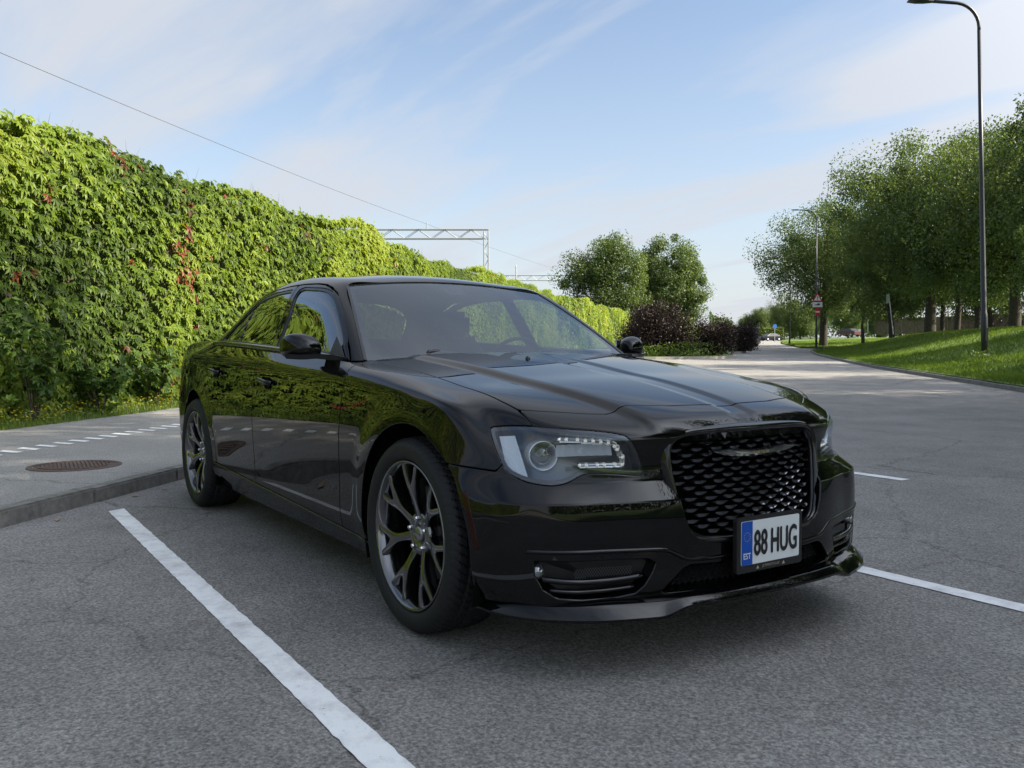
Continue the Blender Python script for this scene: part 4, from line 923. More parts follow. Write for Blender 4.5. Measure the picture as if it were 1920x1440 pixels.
def strip(name, ds, sl, sr, z, m, nseg=6, kind='structure', parent=None):
    """sheet between two side lines; z may be a function of (d, s)"""
    V = []; ds = np.asarray(ds, float)
    for d in ds:
        for t in np.linspace(0, 1, nseg + 1):
            s = float(sl(d)) * (1 - t) + float(sr(d)) * t; V.append(W(d, s, float(z(d, s))))
    k = nseg + 1; F = [(i * k + j, (i + 1) * k + j, (i + 1) * k + j + 1, i * k + j + 1) for i in range(len(ds) - 1) for j in range(nseg)]
    if (np.cross(np.array(V[F[0][1]]) - V[F[0][0]], np.array(V[F[0][2]]) - V[F[0][0]]))[2] < 0: F = [f[::-1] for f in F]
    o = obj(name, V, F, m, parent, True)
    if parent is None: o['kind'] = kind
    return o
DS = np.concatenate([np.arange(-45, 60, 2.5), np.arange(60, 200, 6)])
def build_ground():
    # land to the horizon
    rr = [0, 15, 30, 60, 100, 150, 200, 300, 420, 580, 900, 1600]; V = [W(0, 0, -.35)]; F = []; na = 48
    for r in rr[1:]:
        for a in range(na):
            t = a * 2 * math.pi / na; d, s = r * math.cos(t), r * math.sin(t); V.append(W(d, s, float(tz(d)) - .35))
    F = [(0, 1 + a, 1 + (a + 1) % na) for a in range(na)] + [(1 + i * na + a, 1 + (i + 1) * na + a, 1 + (i + 1) * na + (a + 1) % na, 1 + i * na + (a + 1) % na) for i in range(len(rr) - 2) for a in range(na)]
    o = obj('ground', V, F, EARTH, None, True); o['kind'] = 'structure'
    if o.data.polygons[0].normal.z < 0: o.data.flip_normals()
    # car park and road
    def rl(d): return np.interp(d, [-45, 48, 60, 118, 183, 260], [float(sK(-45)) - .12, float(sK(48)) - .1, 13.5, 30.5, 50, 73])
    def rr_(d): return np.interp(d, [-45, 0, 64, 70, 76, 118, 183, 260], [float(sR(-45)), 7.5, 21.8, 28, 26.6, 36.2, 56, 80]) if d > 64 else sR(d)
    road = strip('road', DS, rl, rr_, lambda d, s: tz(d), ASPH, 8); 
    strip('side_road', np.array([63.0, 65, 68, 71, 74, 76.5]), lambda d: 20 + 0 * d, lambda d: 44 + 0 * d, lambda d, s: tz(d) + .012 + .004 * max(s - 26, 0) * 3, ASPH, 8)
    path = strip('pavement', DS[DS < 75], lambda d: sG(d) - .05, lambda d: sK(d) - .12, lambda d, s: tz(d) + .092, PATHM, 4)
    # bay lines: parallel to the car, mitred at the kerb
    def bay(y0, y1, x0, x1, cut=0.0):
        n = 150; V = []; rg = np.random.default_rng(int(abs(y0) * 1000))
        for i in range(n + 1):
            t = i / n
            for k, y in enumerate((y0, y1)):
                xs_ = x0 + (cut if k else 0); x = xs_ + (x1 - xs_) * t; j = rg.normal(0, .0014) if 0 < i < n else 0
                V.append((x, y + j - .0101 * x, GROUND + .004))
        o = obj('bay_line', V, [(2 * i, 2 * i + 2, 2 * i + 3, 2 * i + 1) for i in range(n)], MARK, road)
        if o.data.polygons[0].normal.z < 0: o.data.flip_normals()
    # the three lines that show, then the next ones along the row
    bay(-1.456, -1.357, -3.17, 1.95, -.05); bay(1.192, 1.297, -5.6, 1.95, -.10); bay(3.912, 4.025, -8.3, -1.16, -.04)
    bay(-4.25, -4.12, -.5, 1.95, .10)
    # dashed line along the path
    dash = None
    for i in range(80):
        d = 3.4 + i * .237; u = np.array([math.cos(R(9.6)), math.sin(R(9.6))])
        s = -5.885 + .1655 * d; P = [(d + .05, s - .115), (d + .155, s - .115), (d + .035, s + .125), (d - .07, s + .125)]
        V = [W(a, b, float(tz(a)) + .096) for a, b in P]
        me = mesh_data('lane_dash', V, [(0, 1, 2, 3)], MARK)
        if me.polygons[0].normal.z < 0: me.flip_normals()
        link(bpy.data.objects.new('lane_dash', me), path)
    # kerbs: stones on a bedding strip
    def kerb(name, sfun, d0, d1, side, w=.13, h=.098):
        ds = np.arange(d0, d1 + .1, 1.5)
        par = strip(name, ds, lambda d: sfun(d), lambda d: sfun(d) + side * w, lambda d, s: tz(d) + h - .03, KERBM, 1)
        d = d0; rg = np.random.default_rng(3); L = 1.0
        base = MB().box((0, 0, 0), (L - .008, w, h + .08)); me = mesh_data('kerb_stone', base.V, base.F, KERBM)
        bm = bmesh.new(); bm.from_mesh(me); bmesh.ops.recalc_face_normals(bm, faces=bm.faces); bmesh.ops.bevel(bm, geom=bm.edges[:], offset=.012, segments=2, affect='EDGES'); bm.to_mesh(me); bm.free()
        while d < d1:
            s0, s1 = float(sfun(d)), float(sfun(d + 1)); ln = math.hypot(1, s1 - s0); step = 1 / ln; a = math.atan2(s1 - s0, 1)
            dm = d + step / 2; sm = float(sfun(dm)) + side * w / 2; o = link(bpy.data.objects.new('kerb_stone', me), par)
            o.location = W(dm, sm, float(tz(dm)) + h - (h + .08) / 2 + rg.uniform(-.004, .004)); o.rotation_euler = (rg.uniform(-.01, .01), -.0165 if dm > 14 else 0, YAW - a + rg.uniform(-.004, .004))
            d += step
        return par
    kerb('kerb', lambda d: sK(d), -6, 46, -1); kerb('verge_kerb', lambda d: sR(d), -12, 64, 1)
    # verge between path and wall, bank on the right
    strip('verge', DS[DS < 130], lambda d: sWall(d) - .3, lambda d: np.maximum(sG(d), sWall(d) + .6) if d < 75 else sWall(d) + 2.5, lambda d, s: tz(d) + .10 + .02 * math.sin(s * 5 + d), EARTH, 3)
    ds = np.concatenate([np.arange(-45, 66, 1.5)])
    V = []; es = np.concatenate([np.linspace(.12, 10, 16), [14, 20, 30, 45, 70, 110]])
    for d in ds:
        for e in es:
            s = float(sR(d)) + e; h = float(bank(d, s)); V.append(W(d, s, float(tz(d)) + h + (.05 * math.sin(d * .7 + e) * min(e / 3, 1) if e > .2 else 0)))
    k = len(es); F = [(i * k + j, (i + 1) * k + j, (i + 1) * k + j + 1, i * k + j + 1) for i in range(len(ds) - 1) for j in range(k - 1)]
    o = obj('grass_bank', V, F, GRASSG, None, True); o['kind'] = 'structure'
    if o.data.polygons[0].normal.z < 0: o.data.flip_normals()
    # far lawn beyond the side road
    strip('far_lawn', np.array([76.5, 78, 82, 90, 100, 118, 150, 183]), lambda d: np.interp(d, [76.5, 82, 118, 183], [27.5, 27.0, 36.4, 56.3]), lambda d: 110 + 0 * d, lambda d, s: tz(d) + .10 + .035 * min(max(s - np.interp(d, [76, 118, 183], [28, 36.4, 56.3]), 0), 22), GRASSG, 8)
    # planted island with its kerb
    isl = [(44.6, 6.2), (44.9, 9.0), (46.2, 11.2), (48.5, 12.3), (54, 13.4), (62, 16.5), (62, 14.0), (54, 7.5), (48, 4.5)]
    P = smooth_poly(isl, 5); V = [W(d, s, float(tz(d)) + .11) for d, s in P]
    o = obj('planted_island', V, [tuple(range(len(V)))], GRASSG); o['kind'] = 'structure'
    if o.data.polygons[0].normal.z < 0: o.data.flip_normals()
    Vv, Ff = sweep([np.array(W(d, s, float(tz(d)) + .06)) for d, s in P], [(-.06, -.15), (.06, -.15), (.06, .08), (-.06, .08)], (0, 0, 1)); k_ = MB().add(Vv, Ff).build('island_kerb', mat('pale_kerb', (.30, .28, .25), .9)); k_['kind'] = 'structure'
    # manhole cover
    c = W(6.98, -3.50, .092 + GROUND + .004)
    mh = empty('manhole_cover', c); tag(mh, 'round rusty cast iron manhole cover set in the cycle path', 'manhole cover')
    IRON = add_noise_color(mat('rusty_iron', (.10, .065, .055), .75, .2), (.075, .05, .042), (.135, .092, .08), 20, 5, .7)
    lv, lf = lathe([(.30, .002), (.345, .002), (.35, -.006)], 64, 'z'); obj('frame_ring', lv, lf, IRON, mh)
    lv, lf = lathe([(0, .0), (.292, .0), (.296, -.006)], 64, 'z'); obj('cover_plate', lv, lf, IRON, mh)
    lv, lf = lathe([(.255, .0), (.257, .006), (.268, .006), (.27, .0)], 64, 'z'); obj('cover_rim', lv, lf, IRON, mh)
    ribm = MB()
    for i in range(-8, 9):
        y = i * .029; h = math.sqrt(max(.25 ** 2 - y * y, 0))
        if h > .03:
            rb = MB().box((0, 0, .0035), (2 * h, .013, .007)); o = rb.build('cover_rib', IRON, mh); o.location = (0, y, 0)
    for ch in mh.children:
        pass
    mh.rotation_euler = (0, 0, YAW + .5)
    # stray dead leaves in the gutter
    for i, (d, s) in enumerate(((6.35, -2.53), (6.05, -2.62), (5.2, -2.72), (4.55, -2.87))):
        lab = ('dry fallen leaf at the kerb foot nearest the rear tyre', 'dry fallen leaf second from the rear tyre along the kerb foot', 'dry fallen leaf by the kerb near the end of the white bay line', 'dry fallen leaf by the kerb near the left edge of the picture')[i]
        V = [(-.03, -.01, .004), (0, -.022, .010), (.035, 0, .006), (0, .02, .014), (-.005, 0, .003)]
        o = obj('fallen_leaf', V, [(0, 1, 4), (1, 2, 4), (2, 3, 4), (3, 0, 4)], mat('dead_leaf', (.30, .22, .13), .8)); o.location = W(d, s, GROUND); o.rotation_euler = (0, 0, i * 1.3)
        tag(o, lab, 'leaf', 'dry leaves in the gutter')
# ------------------------------------------------------------------ vegetation
def leaf_mat(name, cols, trans=.32, gloss=.05, grough=.42):
    """leaf colour runs through cols with the per-leaf attribute 'tint'"""
    if name in MATS: return MATS[name]
    m = bpy.data.materials.new(name); m.use_nodes = True; n, l = m.node_tree.nodes, m.node_tree.links; n.remove(n['Principled BSDF'])
    at = n.new('ShaderNodeAttribute'); at.attribute_name = 'tint'; r = n.new('ShaderNodeValToRGB'); cr = r.color_ramp
    cr.elements[0].color = (*cols[0], 1); cr.elements[1].color = (*cols[-1], 1)
    for i, c in enumerate(cols[1:-1]): e = cr.elements.new((i + 1) / (len(cols) - 1)); e.color = (*c, 1)
    l.new(at.outputs['Fac'], r.inputs['Fac'])
    d = n.new('ShaderNodeBsdfDiffuse'); t = n.new('ShaderNodeBsdfTranslucent'); g = n.new('ShaderNodeBsdfGlossy'); g.inputs['Roughness'].default_value = grough
    l.new(r.outputs['Color'], d.inputs[0]); tm = n.new('ShaderNodeMix'); tm.data_type = 'RGBA'; tm.blend_type = 'MULTIPLY'; tm.inputs['Factor'].default_value = 1; l.new(r.outputs['Color'], tm.inputs['A']); tm.inputs['B'].default_value = (1.5, 1.35, .6, 1); l.new(tm.outputs['Result'], t.inputs[0])
    m1 = n.new('ShaderNodeMixShader'); m1.inputs[0].default_value = trans; l.new(d.outputs[0], m1.inputs[1]); l.new(t.outputs[0], m1.inputs[2])
    m2 = n.new('ShaderNodeMixShader'); m2.inputs[0].default_value = gloss; l.new(m1.outputs[0], m2.inputs[1]); l.new(g.outputs[0], m2.inputs[2]); l.new(m2.outputs[0], n['Material Output'].inputs['Surface'])
    MATS[name] = m; return m
def set_tint(me, t):
    a = me.attributes.new('tint', 'FLOAT', 'FACE'); a.data.foreach_set('value', np.ascontiguousarray(t, np.float32))
def unit(v): return v / np.maximum(np.linalg.norm(v, axis=-1, keepdims=True), 1e-9)
def leaf_quads(C, ax, nr, L, w, droop=0.0):
    """rhombic leaves: C base points, ax direction, nr face normal; returns V (n*4,3), F (n,4)"""
    ax = unit(ax); sd = unit(np.cross(ax, nr)); nr = np.cross(sd, ax); L = np.asarray(L)[:, None]; w = np.asarray(w)[:, None]
    a = C; b = C + ax * L * .45 + sd * w * .5 + nr * w * .08; c = C + ax * L - nr * L * droop; d = C + ax * L * .45 - sd * w * .5 + nr * w * .08
    V = np.stack([a, b, c, d], 1).reshape(-1, 3); F = np.arange(len(V)).reshape(-1, 4); return V, F

def build_wall():
    rg = np.random.default_rng(11)
    P = np.array(WALLP); 
    # resample along the wall
    seg = np.linalg.norm(np.diff(P, axis=0), axis=1); acc = np.concatenate([[0], np.cumsum(seg)]); tot = acc[-1]
    def at(l):
        d = np.interp(l, acc, P[:, 0]); s = np.interp(l, acc, P[:, 1]); return d, s
    def frame(l):
        d, s = at(l); d2, s2 = at(l + .5); d1, s1 = at(l - .5); t = unit(np.stack([d2 - d1, s2 - s1], -1)); return d, s, t
    H = 3.95
    root = empty('ivy_wall', W(11, -6.6, 0)); tag(root, 'long tall boundary wall smothered in green creeper with a red streak', 'wall')
    inv = np.array(root.location)
    # the masonry core
    ls = np.linspace(0, tot, 90); d, s, t = frame(ls); nrm = np.stack([-t[:, 1], t[:, 0]], -1)      # towards the right of the direction of travel
    V = []
    for i in range(len(ls)):
        z0 = float(tz(d[i])); 
        for off, z in ((-.02, -.3), (-.04, H - .04), (-.45, H - .04), (-.45, -.3)): V.append(np.array(W(d[i] + nrm[i, 0] * off, s[i] + nrm[i, 1] * off, z0 + z)) - inv)
    F = [(i * 4 + j, (i + 1) * 4 + j, (i + 1) * 4 + (j + 1) % 4, i * 4 + (j + 1) % 4) for i in range(len(ls) - 1) for j in range(4)] + [(0, 1, 2, 3), tuple(4 * (len(ls) - 1) + j for j in (3, 2, 1, 0))]
    MB().add(V, F).build('masonry', mat('wall_render', (.045, .060, .020), .95), root)
    # relief of the creeper: bulges as a sum of waves
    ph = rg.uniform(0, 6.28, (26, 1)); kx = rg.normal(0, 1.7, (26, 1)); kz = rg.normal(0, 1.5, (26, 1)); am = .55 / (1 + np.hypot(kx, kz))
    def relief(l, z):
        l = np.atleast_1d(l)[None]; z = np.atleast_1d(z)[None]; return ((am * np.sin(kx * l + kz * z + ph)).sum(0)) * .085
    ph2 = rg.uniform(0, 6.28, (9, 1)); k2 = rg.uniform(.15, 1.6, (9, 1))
    def top(l):
        return H + ((.10 / (.5 + k2)) * np.sin(k2 * np.atleast_1d(l)[None] + ph2)).sum(0) * .55
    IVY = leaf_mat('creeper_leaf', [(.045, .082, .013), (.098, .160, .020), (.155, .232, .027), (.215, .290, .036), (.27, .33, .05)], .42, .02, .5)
    RED = leaf_mat('creeper_leaf_red', [(.07, .05, .015), (.16, .045, .025), (.24, .07, .04), (.20, .19, .03)], .25, .03)
    def batch(l0, l1, dens, size, leaflets, name, far=False):
        n = int((l1 - l0) * 4.9 * dens); l = rg.uniform(l0, l1, n); hz = rg.uniform(-.1, 1.18, n); hz = np.where(rg.random(n) < .10, rg.uniform(0, .3, n), hz); tp = top(l); d, s, t = frame(l); nr = np.stack([-t[:, 1], t[:, 0]], -1)
        over = np.clip((hz - 1) / .18, 0, 1)                                          # goes over the crest
        z = np.where(hz < 1, hz * tp, tp - .05 * over ** 2); rel = relief(l, z)
        edge = np.clip((tp - z) / .55, 0, 1); out = .10 + .16 * np.sqrt(edge) + rel + rg.normal(0, .035, n) - over * .55
        out = np.where(z < .9, out + (.9 - z) * .16, out); out = np.where((np.sin(l * 5.3 + 2 * np.sin(z * 3.1)) * np.sin(z * 4.7 + 1.7 * np.sin(l * 2.3)) > .80) & (hz < .97), out - .15, out)
        zz = z + np.where(hz >= 1, .10 + rel * .8 + rg.normal(0, .05, n), 0)
        dd = d + nr[:, 0] * out; ss = s + nr[:, 1] * out
        C = np.stack([CAM[0] + F2[0] * dd + R2[0] * ss, CAM[1] + F2[1] * dd + R2[1] * ss, zz + tz(d)], 1) - inv
        N = np.stack([F2[0] * nr[:, 0] + R2[0] * nr[:, 1], F2[1] * nr[:, 0] + R2[1] * nr[:, 1], np.zeros(n)], 1); Tn = np.cross((0, 0, 1.0), N)
        upw = np.where(hz >= 1, 1.0, .45)[:, None]
        face = unit(N + np.array([0, 0, 1.0]) * upw + rg.normal(0, .30, (n, 3)))
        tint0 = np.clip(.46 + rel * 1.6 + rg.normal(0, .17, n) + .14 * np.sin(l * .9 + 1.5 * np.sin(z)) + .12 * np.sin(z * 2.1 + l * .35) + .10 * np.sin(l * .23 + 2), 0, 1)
        # red streak and a few rusty leaves
        lr_ = np.interp(15.3, [p[0] for p in WALLP], acc); red = (np.abs(l - lr_ + .12 * np.sin(z * 3)) < rg.normal(.06, .22, n) * (1 - np.abs(z - 2.65) / 1.35)) | (rg.random(n) < np.where(np.sin(l * 1.9 + 3 * np.sin(z * 1.3)) * np.sin(z * 2.2 + l) > .93, .30, .002))
        Vs, Fs, Ts, Rs = [], [], [], []; sz_ = size * rg.uniform(.5, 1.4, n)
        fan = [0.0] if leaflets == 1 else list(np.linspace(-1.25, 1.25, leaflets))
        dn = unit(np.array([0, 0, -1.0]) + N * .55 + rg.normal(0, .28, (n, 3)))           # leaves hang
        sd = unit(np.cross(dn, face))
        for a in fan:
            ax = dn * math.cos(a) + sd * math.sin(a); k = (1 - .16 * abs(a)) ; v, f = leaf_quads(C, ax + face * .10, face + rg.normal(0, .12, (n, 3)), sz_ * k, sz_ * k * (.40 if leaflets > 1 else .9), .22)
            Vs.append(v); Ts.append(tint0 + rg.normal(0, .05, n)); Rs.append(red)
        V = np.concatenate(Vs); T = np.concatenate(Ts); Rr = np.concatenate(Rs); F = np.arange(len(V)).reshape(-1, 4)
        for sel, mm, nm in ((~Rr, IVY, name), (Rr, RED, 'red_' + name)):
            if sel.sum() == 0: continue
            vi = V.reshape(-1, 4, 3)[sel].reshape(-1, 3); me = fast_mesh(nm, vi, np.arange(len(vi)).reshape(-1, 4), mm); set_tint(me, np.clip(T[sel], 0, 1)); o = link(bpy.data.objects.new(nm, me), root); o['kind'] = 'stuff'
    la = np.interp(2, P[:, 0], acc); lb = np.interp(32, P[:, 0], acc); lc = np.interp(60, P[:, 0], acc)
    batch(0, la, 55, .15, 3, 'creeper'); batch(la, lb, 265, .118, 5, 'creeper'); batch(lb, lc, 190, .13, 3, 'creeper'); batch(lc, tot, 150, .20, 1, 'creeper', True)
    # whiskers along the crest
    tw = MB()
    for l in rg.uniform(la, lb, 60):
        d, s, t = frame(np.array([l])); z = float(top(l)[0]) + float(tz(d[0])); b = np.array(W(d[0], s[0], z + .05)) - inv; q = rg.normal(0, .05, 3); q[2] = abs(q[2]) + .10
        tw.tube([b, b + q, b + q * 1.7 + (0, 0, .02)], [.003, .002, .001], 3, False)
    tw.build('runner', mat('creeper_stem', (.10, .07, .04), .9), root)['kind'] = 'stuff'
    # shrubs and tall weeds at the foot
    SH = leaf_mat('maple_leaf', [(.03, .06, .014), (.055, .105, .020), (.085, .145, .026)], .3, .015)
    for i, (d0, s0, h, r, lab) in enumerate(((10.9, -5.95, 1.45, .55, 'young maple with broad dark leaves at the left foot of the wall'), (13.6, -5.55, 1.15, .6, 'low dark leafed sapling under the red streak of the wall'), (12.2, -5.75, .85, .5, 'small leafy seedling between the two saplings by the wall'))):
        b = np.array(W(d0, s0, float(tz(d0)) + .1)); sap = empty('sapling', b); tag(sap, lab, 'sapling')
        st = MB(); n = 130; C = []; 
        for k in range(7):
            e = np.array([rg.normal(0, r * .5), rg.normal(0, r * .5), h * rg.uniform(.6, 1.0)]); st.tube([(0, 0, -.1), e * [.4, .4, .5], e], [.012, .009, .004], 5, False)
            for j in range(n // 7): C.append(e * rg.uniform(.35, 1.05) + rg.normal(0, .10, 3))
        st.build('stem', mat('bark_young', (.06, .05, .035), .9), sap)
        C = np.array(C); n = len(C); face = unit(rg.normal(0, .5, (n, 3)) + [0, 0, .9] + np.array([R2[0], R2[1], 0]) * .5); dn = unit(rg.normal(0, .6, (n, 3)) + np.array([0, 0, -.4])); sd = unit(np.cross(dn, face)); Vs = []
        for a in (-1.3, -.65, 0, .65, 1.3):
            v, f = leaf_quads(C, dn * math.cos(a) + sd * math.sin(a), face, rg.uniform(.08, .13, n), rg.uniform(.05, .075, n), .1); Vs.append(v)
        V = np.concatenate(Vs); me = fast_mesh('crown', V, np.arange(len(V)).reshape(-1, 4), SH); set_tint(me, np.tile(rg.random(n), 5)); link(bpy.data.objects.new('crown', me), sap)
    return root

def grass_mesh(name, pts, h, w, m, rg, lean=.35):
    """three-sided bent blades at the points"""
    n = len(pts); a = rg.uniform(0, 6.283, n); dr = np.stack([np.cos(a), np.sin(a), np.zeros(n)], 1); sd = np.stack([-np.sin(a), np.cos(a), np.zeros(n)], 1)
    hh = h * rg.uniform(.5, 1.3, n)[:, None]; ww = w * rg.uniform(.6, 1.3, n)[:, None]; ln = lean * rg.uniform(.2, 1.4, n)[:, None]
    b = pts; mid = b + np.array([0, 0, 1.0]) * hh * .6 + dr * hh * ln * .35; tip = b + np.array([0, 0, 1.0]) * hh + dr * hh * ln
    V = np.stack([b - sd * ww / 2, b + sd * ww / 2, mid + sd * ww * .35, tip, mid - sd * ww * .35], 1).reshape(-1, 3)
    me = fast_mesh(name, V, np.arange(len(V)).reshape(-1, 5), m); set_tint(me, np.clip(rg.normal(.5, .2, n), 0, 1)); return me
def toW(d, s, z): return np.stack([CAM[0] + F2[0] * d + R2[0] * s, CAM[1] + F2[1] * d + R2[1] * s, z], 1)
GRASSM = None
def build_grass():
    rg = np.random.default_rng(5); global GRASSM
    GRASSM = leaf_mat('grass_blade', [(.065, .115, .016), (.108, .180, .024), (.155, .245, .036), (.24, .28, .07)], .42, .04)
    # left verge with weeds
    n = 42000; d = 2 + 40 * rg.random(n) ** 1.35; sl = sWall(d) + .1; sr = sG(d) + .04; t = rg.random(n) ** .8; s = sl + (sr - sl) * t
    p = toW(d, s, tz(d) + .10); h = .09 + .16 * (1 - t); me = grass_mesh('verge_grass', p, 1.0, .011, GRASSM, rg, .5)
    # scale blades by local height
    V = np.empty(len(me.vertices) * 3); me.vertices.foreach_get('co', V); V = V.reshape(-1, 5, 3); base = V[:, :2].mean(1, keepdims=True); V = base + (V - base) * np.array([1, 1, 1]) * h[:, None, None] + (V - base) * np.array([1, 1, 0]) * (1 - h)[:, None, None] * (np.arange(5) < 2)[None, :, None]
    me.vertices.foreach_set('co', V.ravel().astype(np.float32)); me.update(); o = link(bpy.data.objects.new('verge_grass', me)); tag(o, 'rough green grass and weeds along the foot of the creeper wall', 'grass', None, 'stuff')
    # leafy weeds
    n = 9000; d = 4 + 34 * rg.random(n) ** 1.3; sl = sWall(d) + .15; sr = sG(d) - .05; t = rg.random(n) ** 1.5; s = sl + (sr - sl) * t; z = tz(d) + .12 + rg.random(n) * (.10 + .42 * (1 - t) ** 1.5)
    C = toW(d, s, z); v, f = leaf_quads(C, rg.normal(0, 1, (n, 3)) + [0, 0, .2], rg.normal(0, .5, (n, 3)) + [0, 0, 1], rg.uniform(.03, .075, n), rg.uniform(.02, .04, n), .2); me = fast_mesh('verge_weeds', v, f, GRASSM); set_tint(me, np.clip(rg.normal(.45, .22, n), 0, 1)); o = link(bpy.data.objects.new('verge_weeds', me)); tag(o, 'low leafy weeds crowding the wall foot behind the path', 'weeds', None, 'stuff')
    # yellow flowers in drifts
    cen = [(9.9, -5.98), (10.4, -5.95), (11.0, -5.78), (11.5, -5.7), (12.6, -5.5), (13.2, -5.35), (13.6, -5.28), (9.4, -6.05), (15, -5.1), (17, -4.7)]
    C = []
    for (a, b) in cen:
        k = rg.integers(26, 60); C.append(np.stack([a + rg.normal(0, .32, k), b + rg.normal(0, .09, k) + rg.normal(0, .32, k) * 0, rg.uniform(.16, .34, k)], 1))
    C = np.concatenate(C); Pw = toW(C[:, 0], C[:, 1], tz(C[:, 0]) + C[:, 2]); n = len(Pw); Vs = []
    for a in range(5):
        an = a * 6.283 / 5; ax = np.tile([math.cos(an), math.sin(an), .25], (n, 1)) + rg.normal(0, .1, (n, 3)); v, f = leaf_quads(Pw, ax, np.tile([0, 0, 1.0], (n, 1)) + rg.normal(0, .3, (n, 3)), np.full(n, .017), np.full(n, .013)); Vs.append(v)
    V = np.concatenate(Vs); me = fast_mesh('yellow_flowers', V, np.arange(len(V)).reshape(-1, 4), leaf_mat('yellow_petal', [(.55, .42, .02), (.70, .58, .04)], .2, .02)); set_tint(me, rg.random(len(V) // 4)); o = link(bpy.data.objects.new('yellow_flowers', me)); tag(o, 'drifts of small yellow flowers at the edge of the path', 'flowers', None, 'stuff')
    # bank
    n = 110000; d = 14 + 56 * rg.random(n) ** 1.6; e = .15 + 13 * rg.random(n) ** 1.1; s = sR(d) + e; ok = d < 64; d, s, e = d[ok], s[ok], e[ok]; n = len(d)
    z = tz(d) + bank(d, s) + .05 * np.sin(d * .7 + e) * np.minimum(e / 3, 1); p = toW(d, s, z - .01); me = grass_mesh('bank_grass', p, .13, .016, GRASSM, rg, .6); tt = np.clip(.45 + .16 * np.sin(d * .9) * np.sin(e * 1.3 + 1) + rg.normal(0, .16, n), 0, 1); me.attributes['tint'].data.foreach_set('value', tt.astype(np.float32))
    o = link(bpy.data.objects.new('bank_grass', me)); tag(o, 'uncut grass on the sunlit bank along the right side of the road', 'grass', None, 'stuff')
    n = 26000; d = 76 + 60 * rg.random(n); s = np.interp(d, [76.5, 82, 118, 183], [27.5, 27.0, 36.4, 56.3]) + 24 * rg.random(n) ** 1.4; z = tz(d) + .10 + .035 * np.minimum(np.maximum(s - np.interp(d, [76, 118, 183], [28, 36.4, 56.3]), 0), 22); me = grass_mesh('lawn_grass', toW(d, s, z), .14, .05, GRASSM, rg, .6); o = link(bpy.data.objects.new('lawn_grass', me)); tag(o, 'grass on the far lawn beyond the side road', 'grass', None, 'stuff')
    # nettles by the lamp post
    k = 320; c = np.where(rg.random(k)[:, None] < .6, [[27.3, 14.55]], [[26.6, 14.0]]) + rg.normal(0, .2, (k, 2)); C = toW(c[:, 0], c[:, 1], tz(c[:, 0]) + bank(c[:, 0], c[:, 1]) + rg.uniform(0, .42, k)); v, f = leaf_quads(C, rg.normal(0, 1, (k, 3)) + [0, 0, .3], rg.normal(0, .5, (k, 3)) + [0, 0, 1], rg.uniform(.06, .11, k), rg.uniform(.035, .05, k), .2)
    me = fast_mesh('nettles', v, f, GRASSM); set_tint(me, rg.random(k) * .4); o = link(bpy.data.objects.new('nettles', me)); tag(o, 'dark nettles growing round the foot of the near lamp post', 'nettles', None, 'stuff')

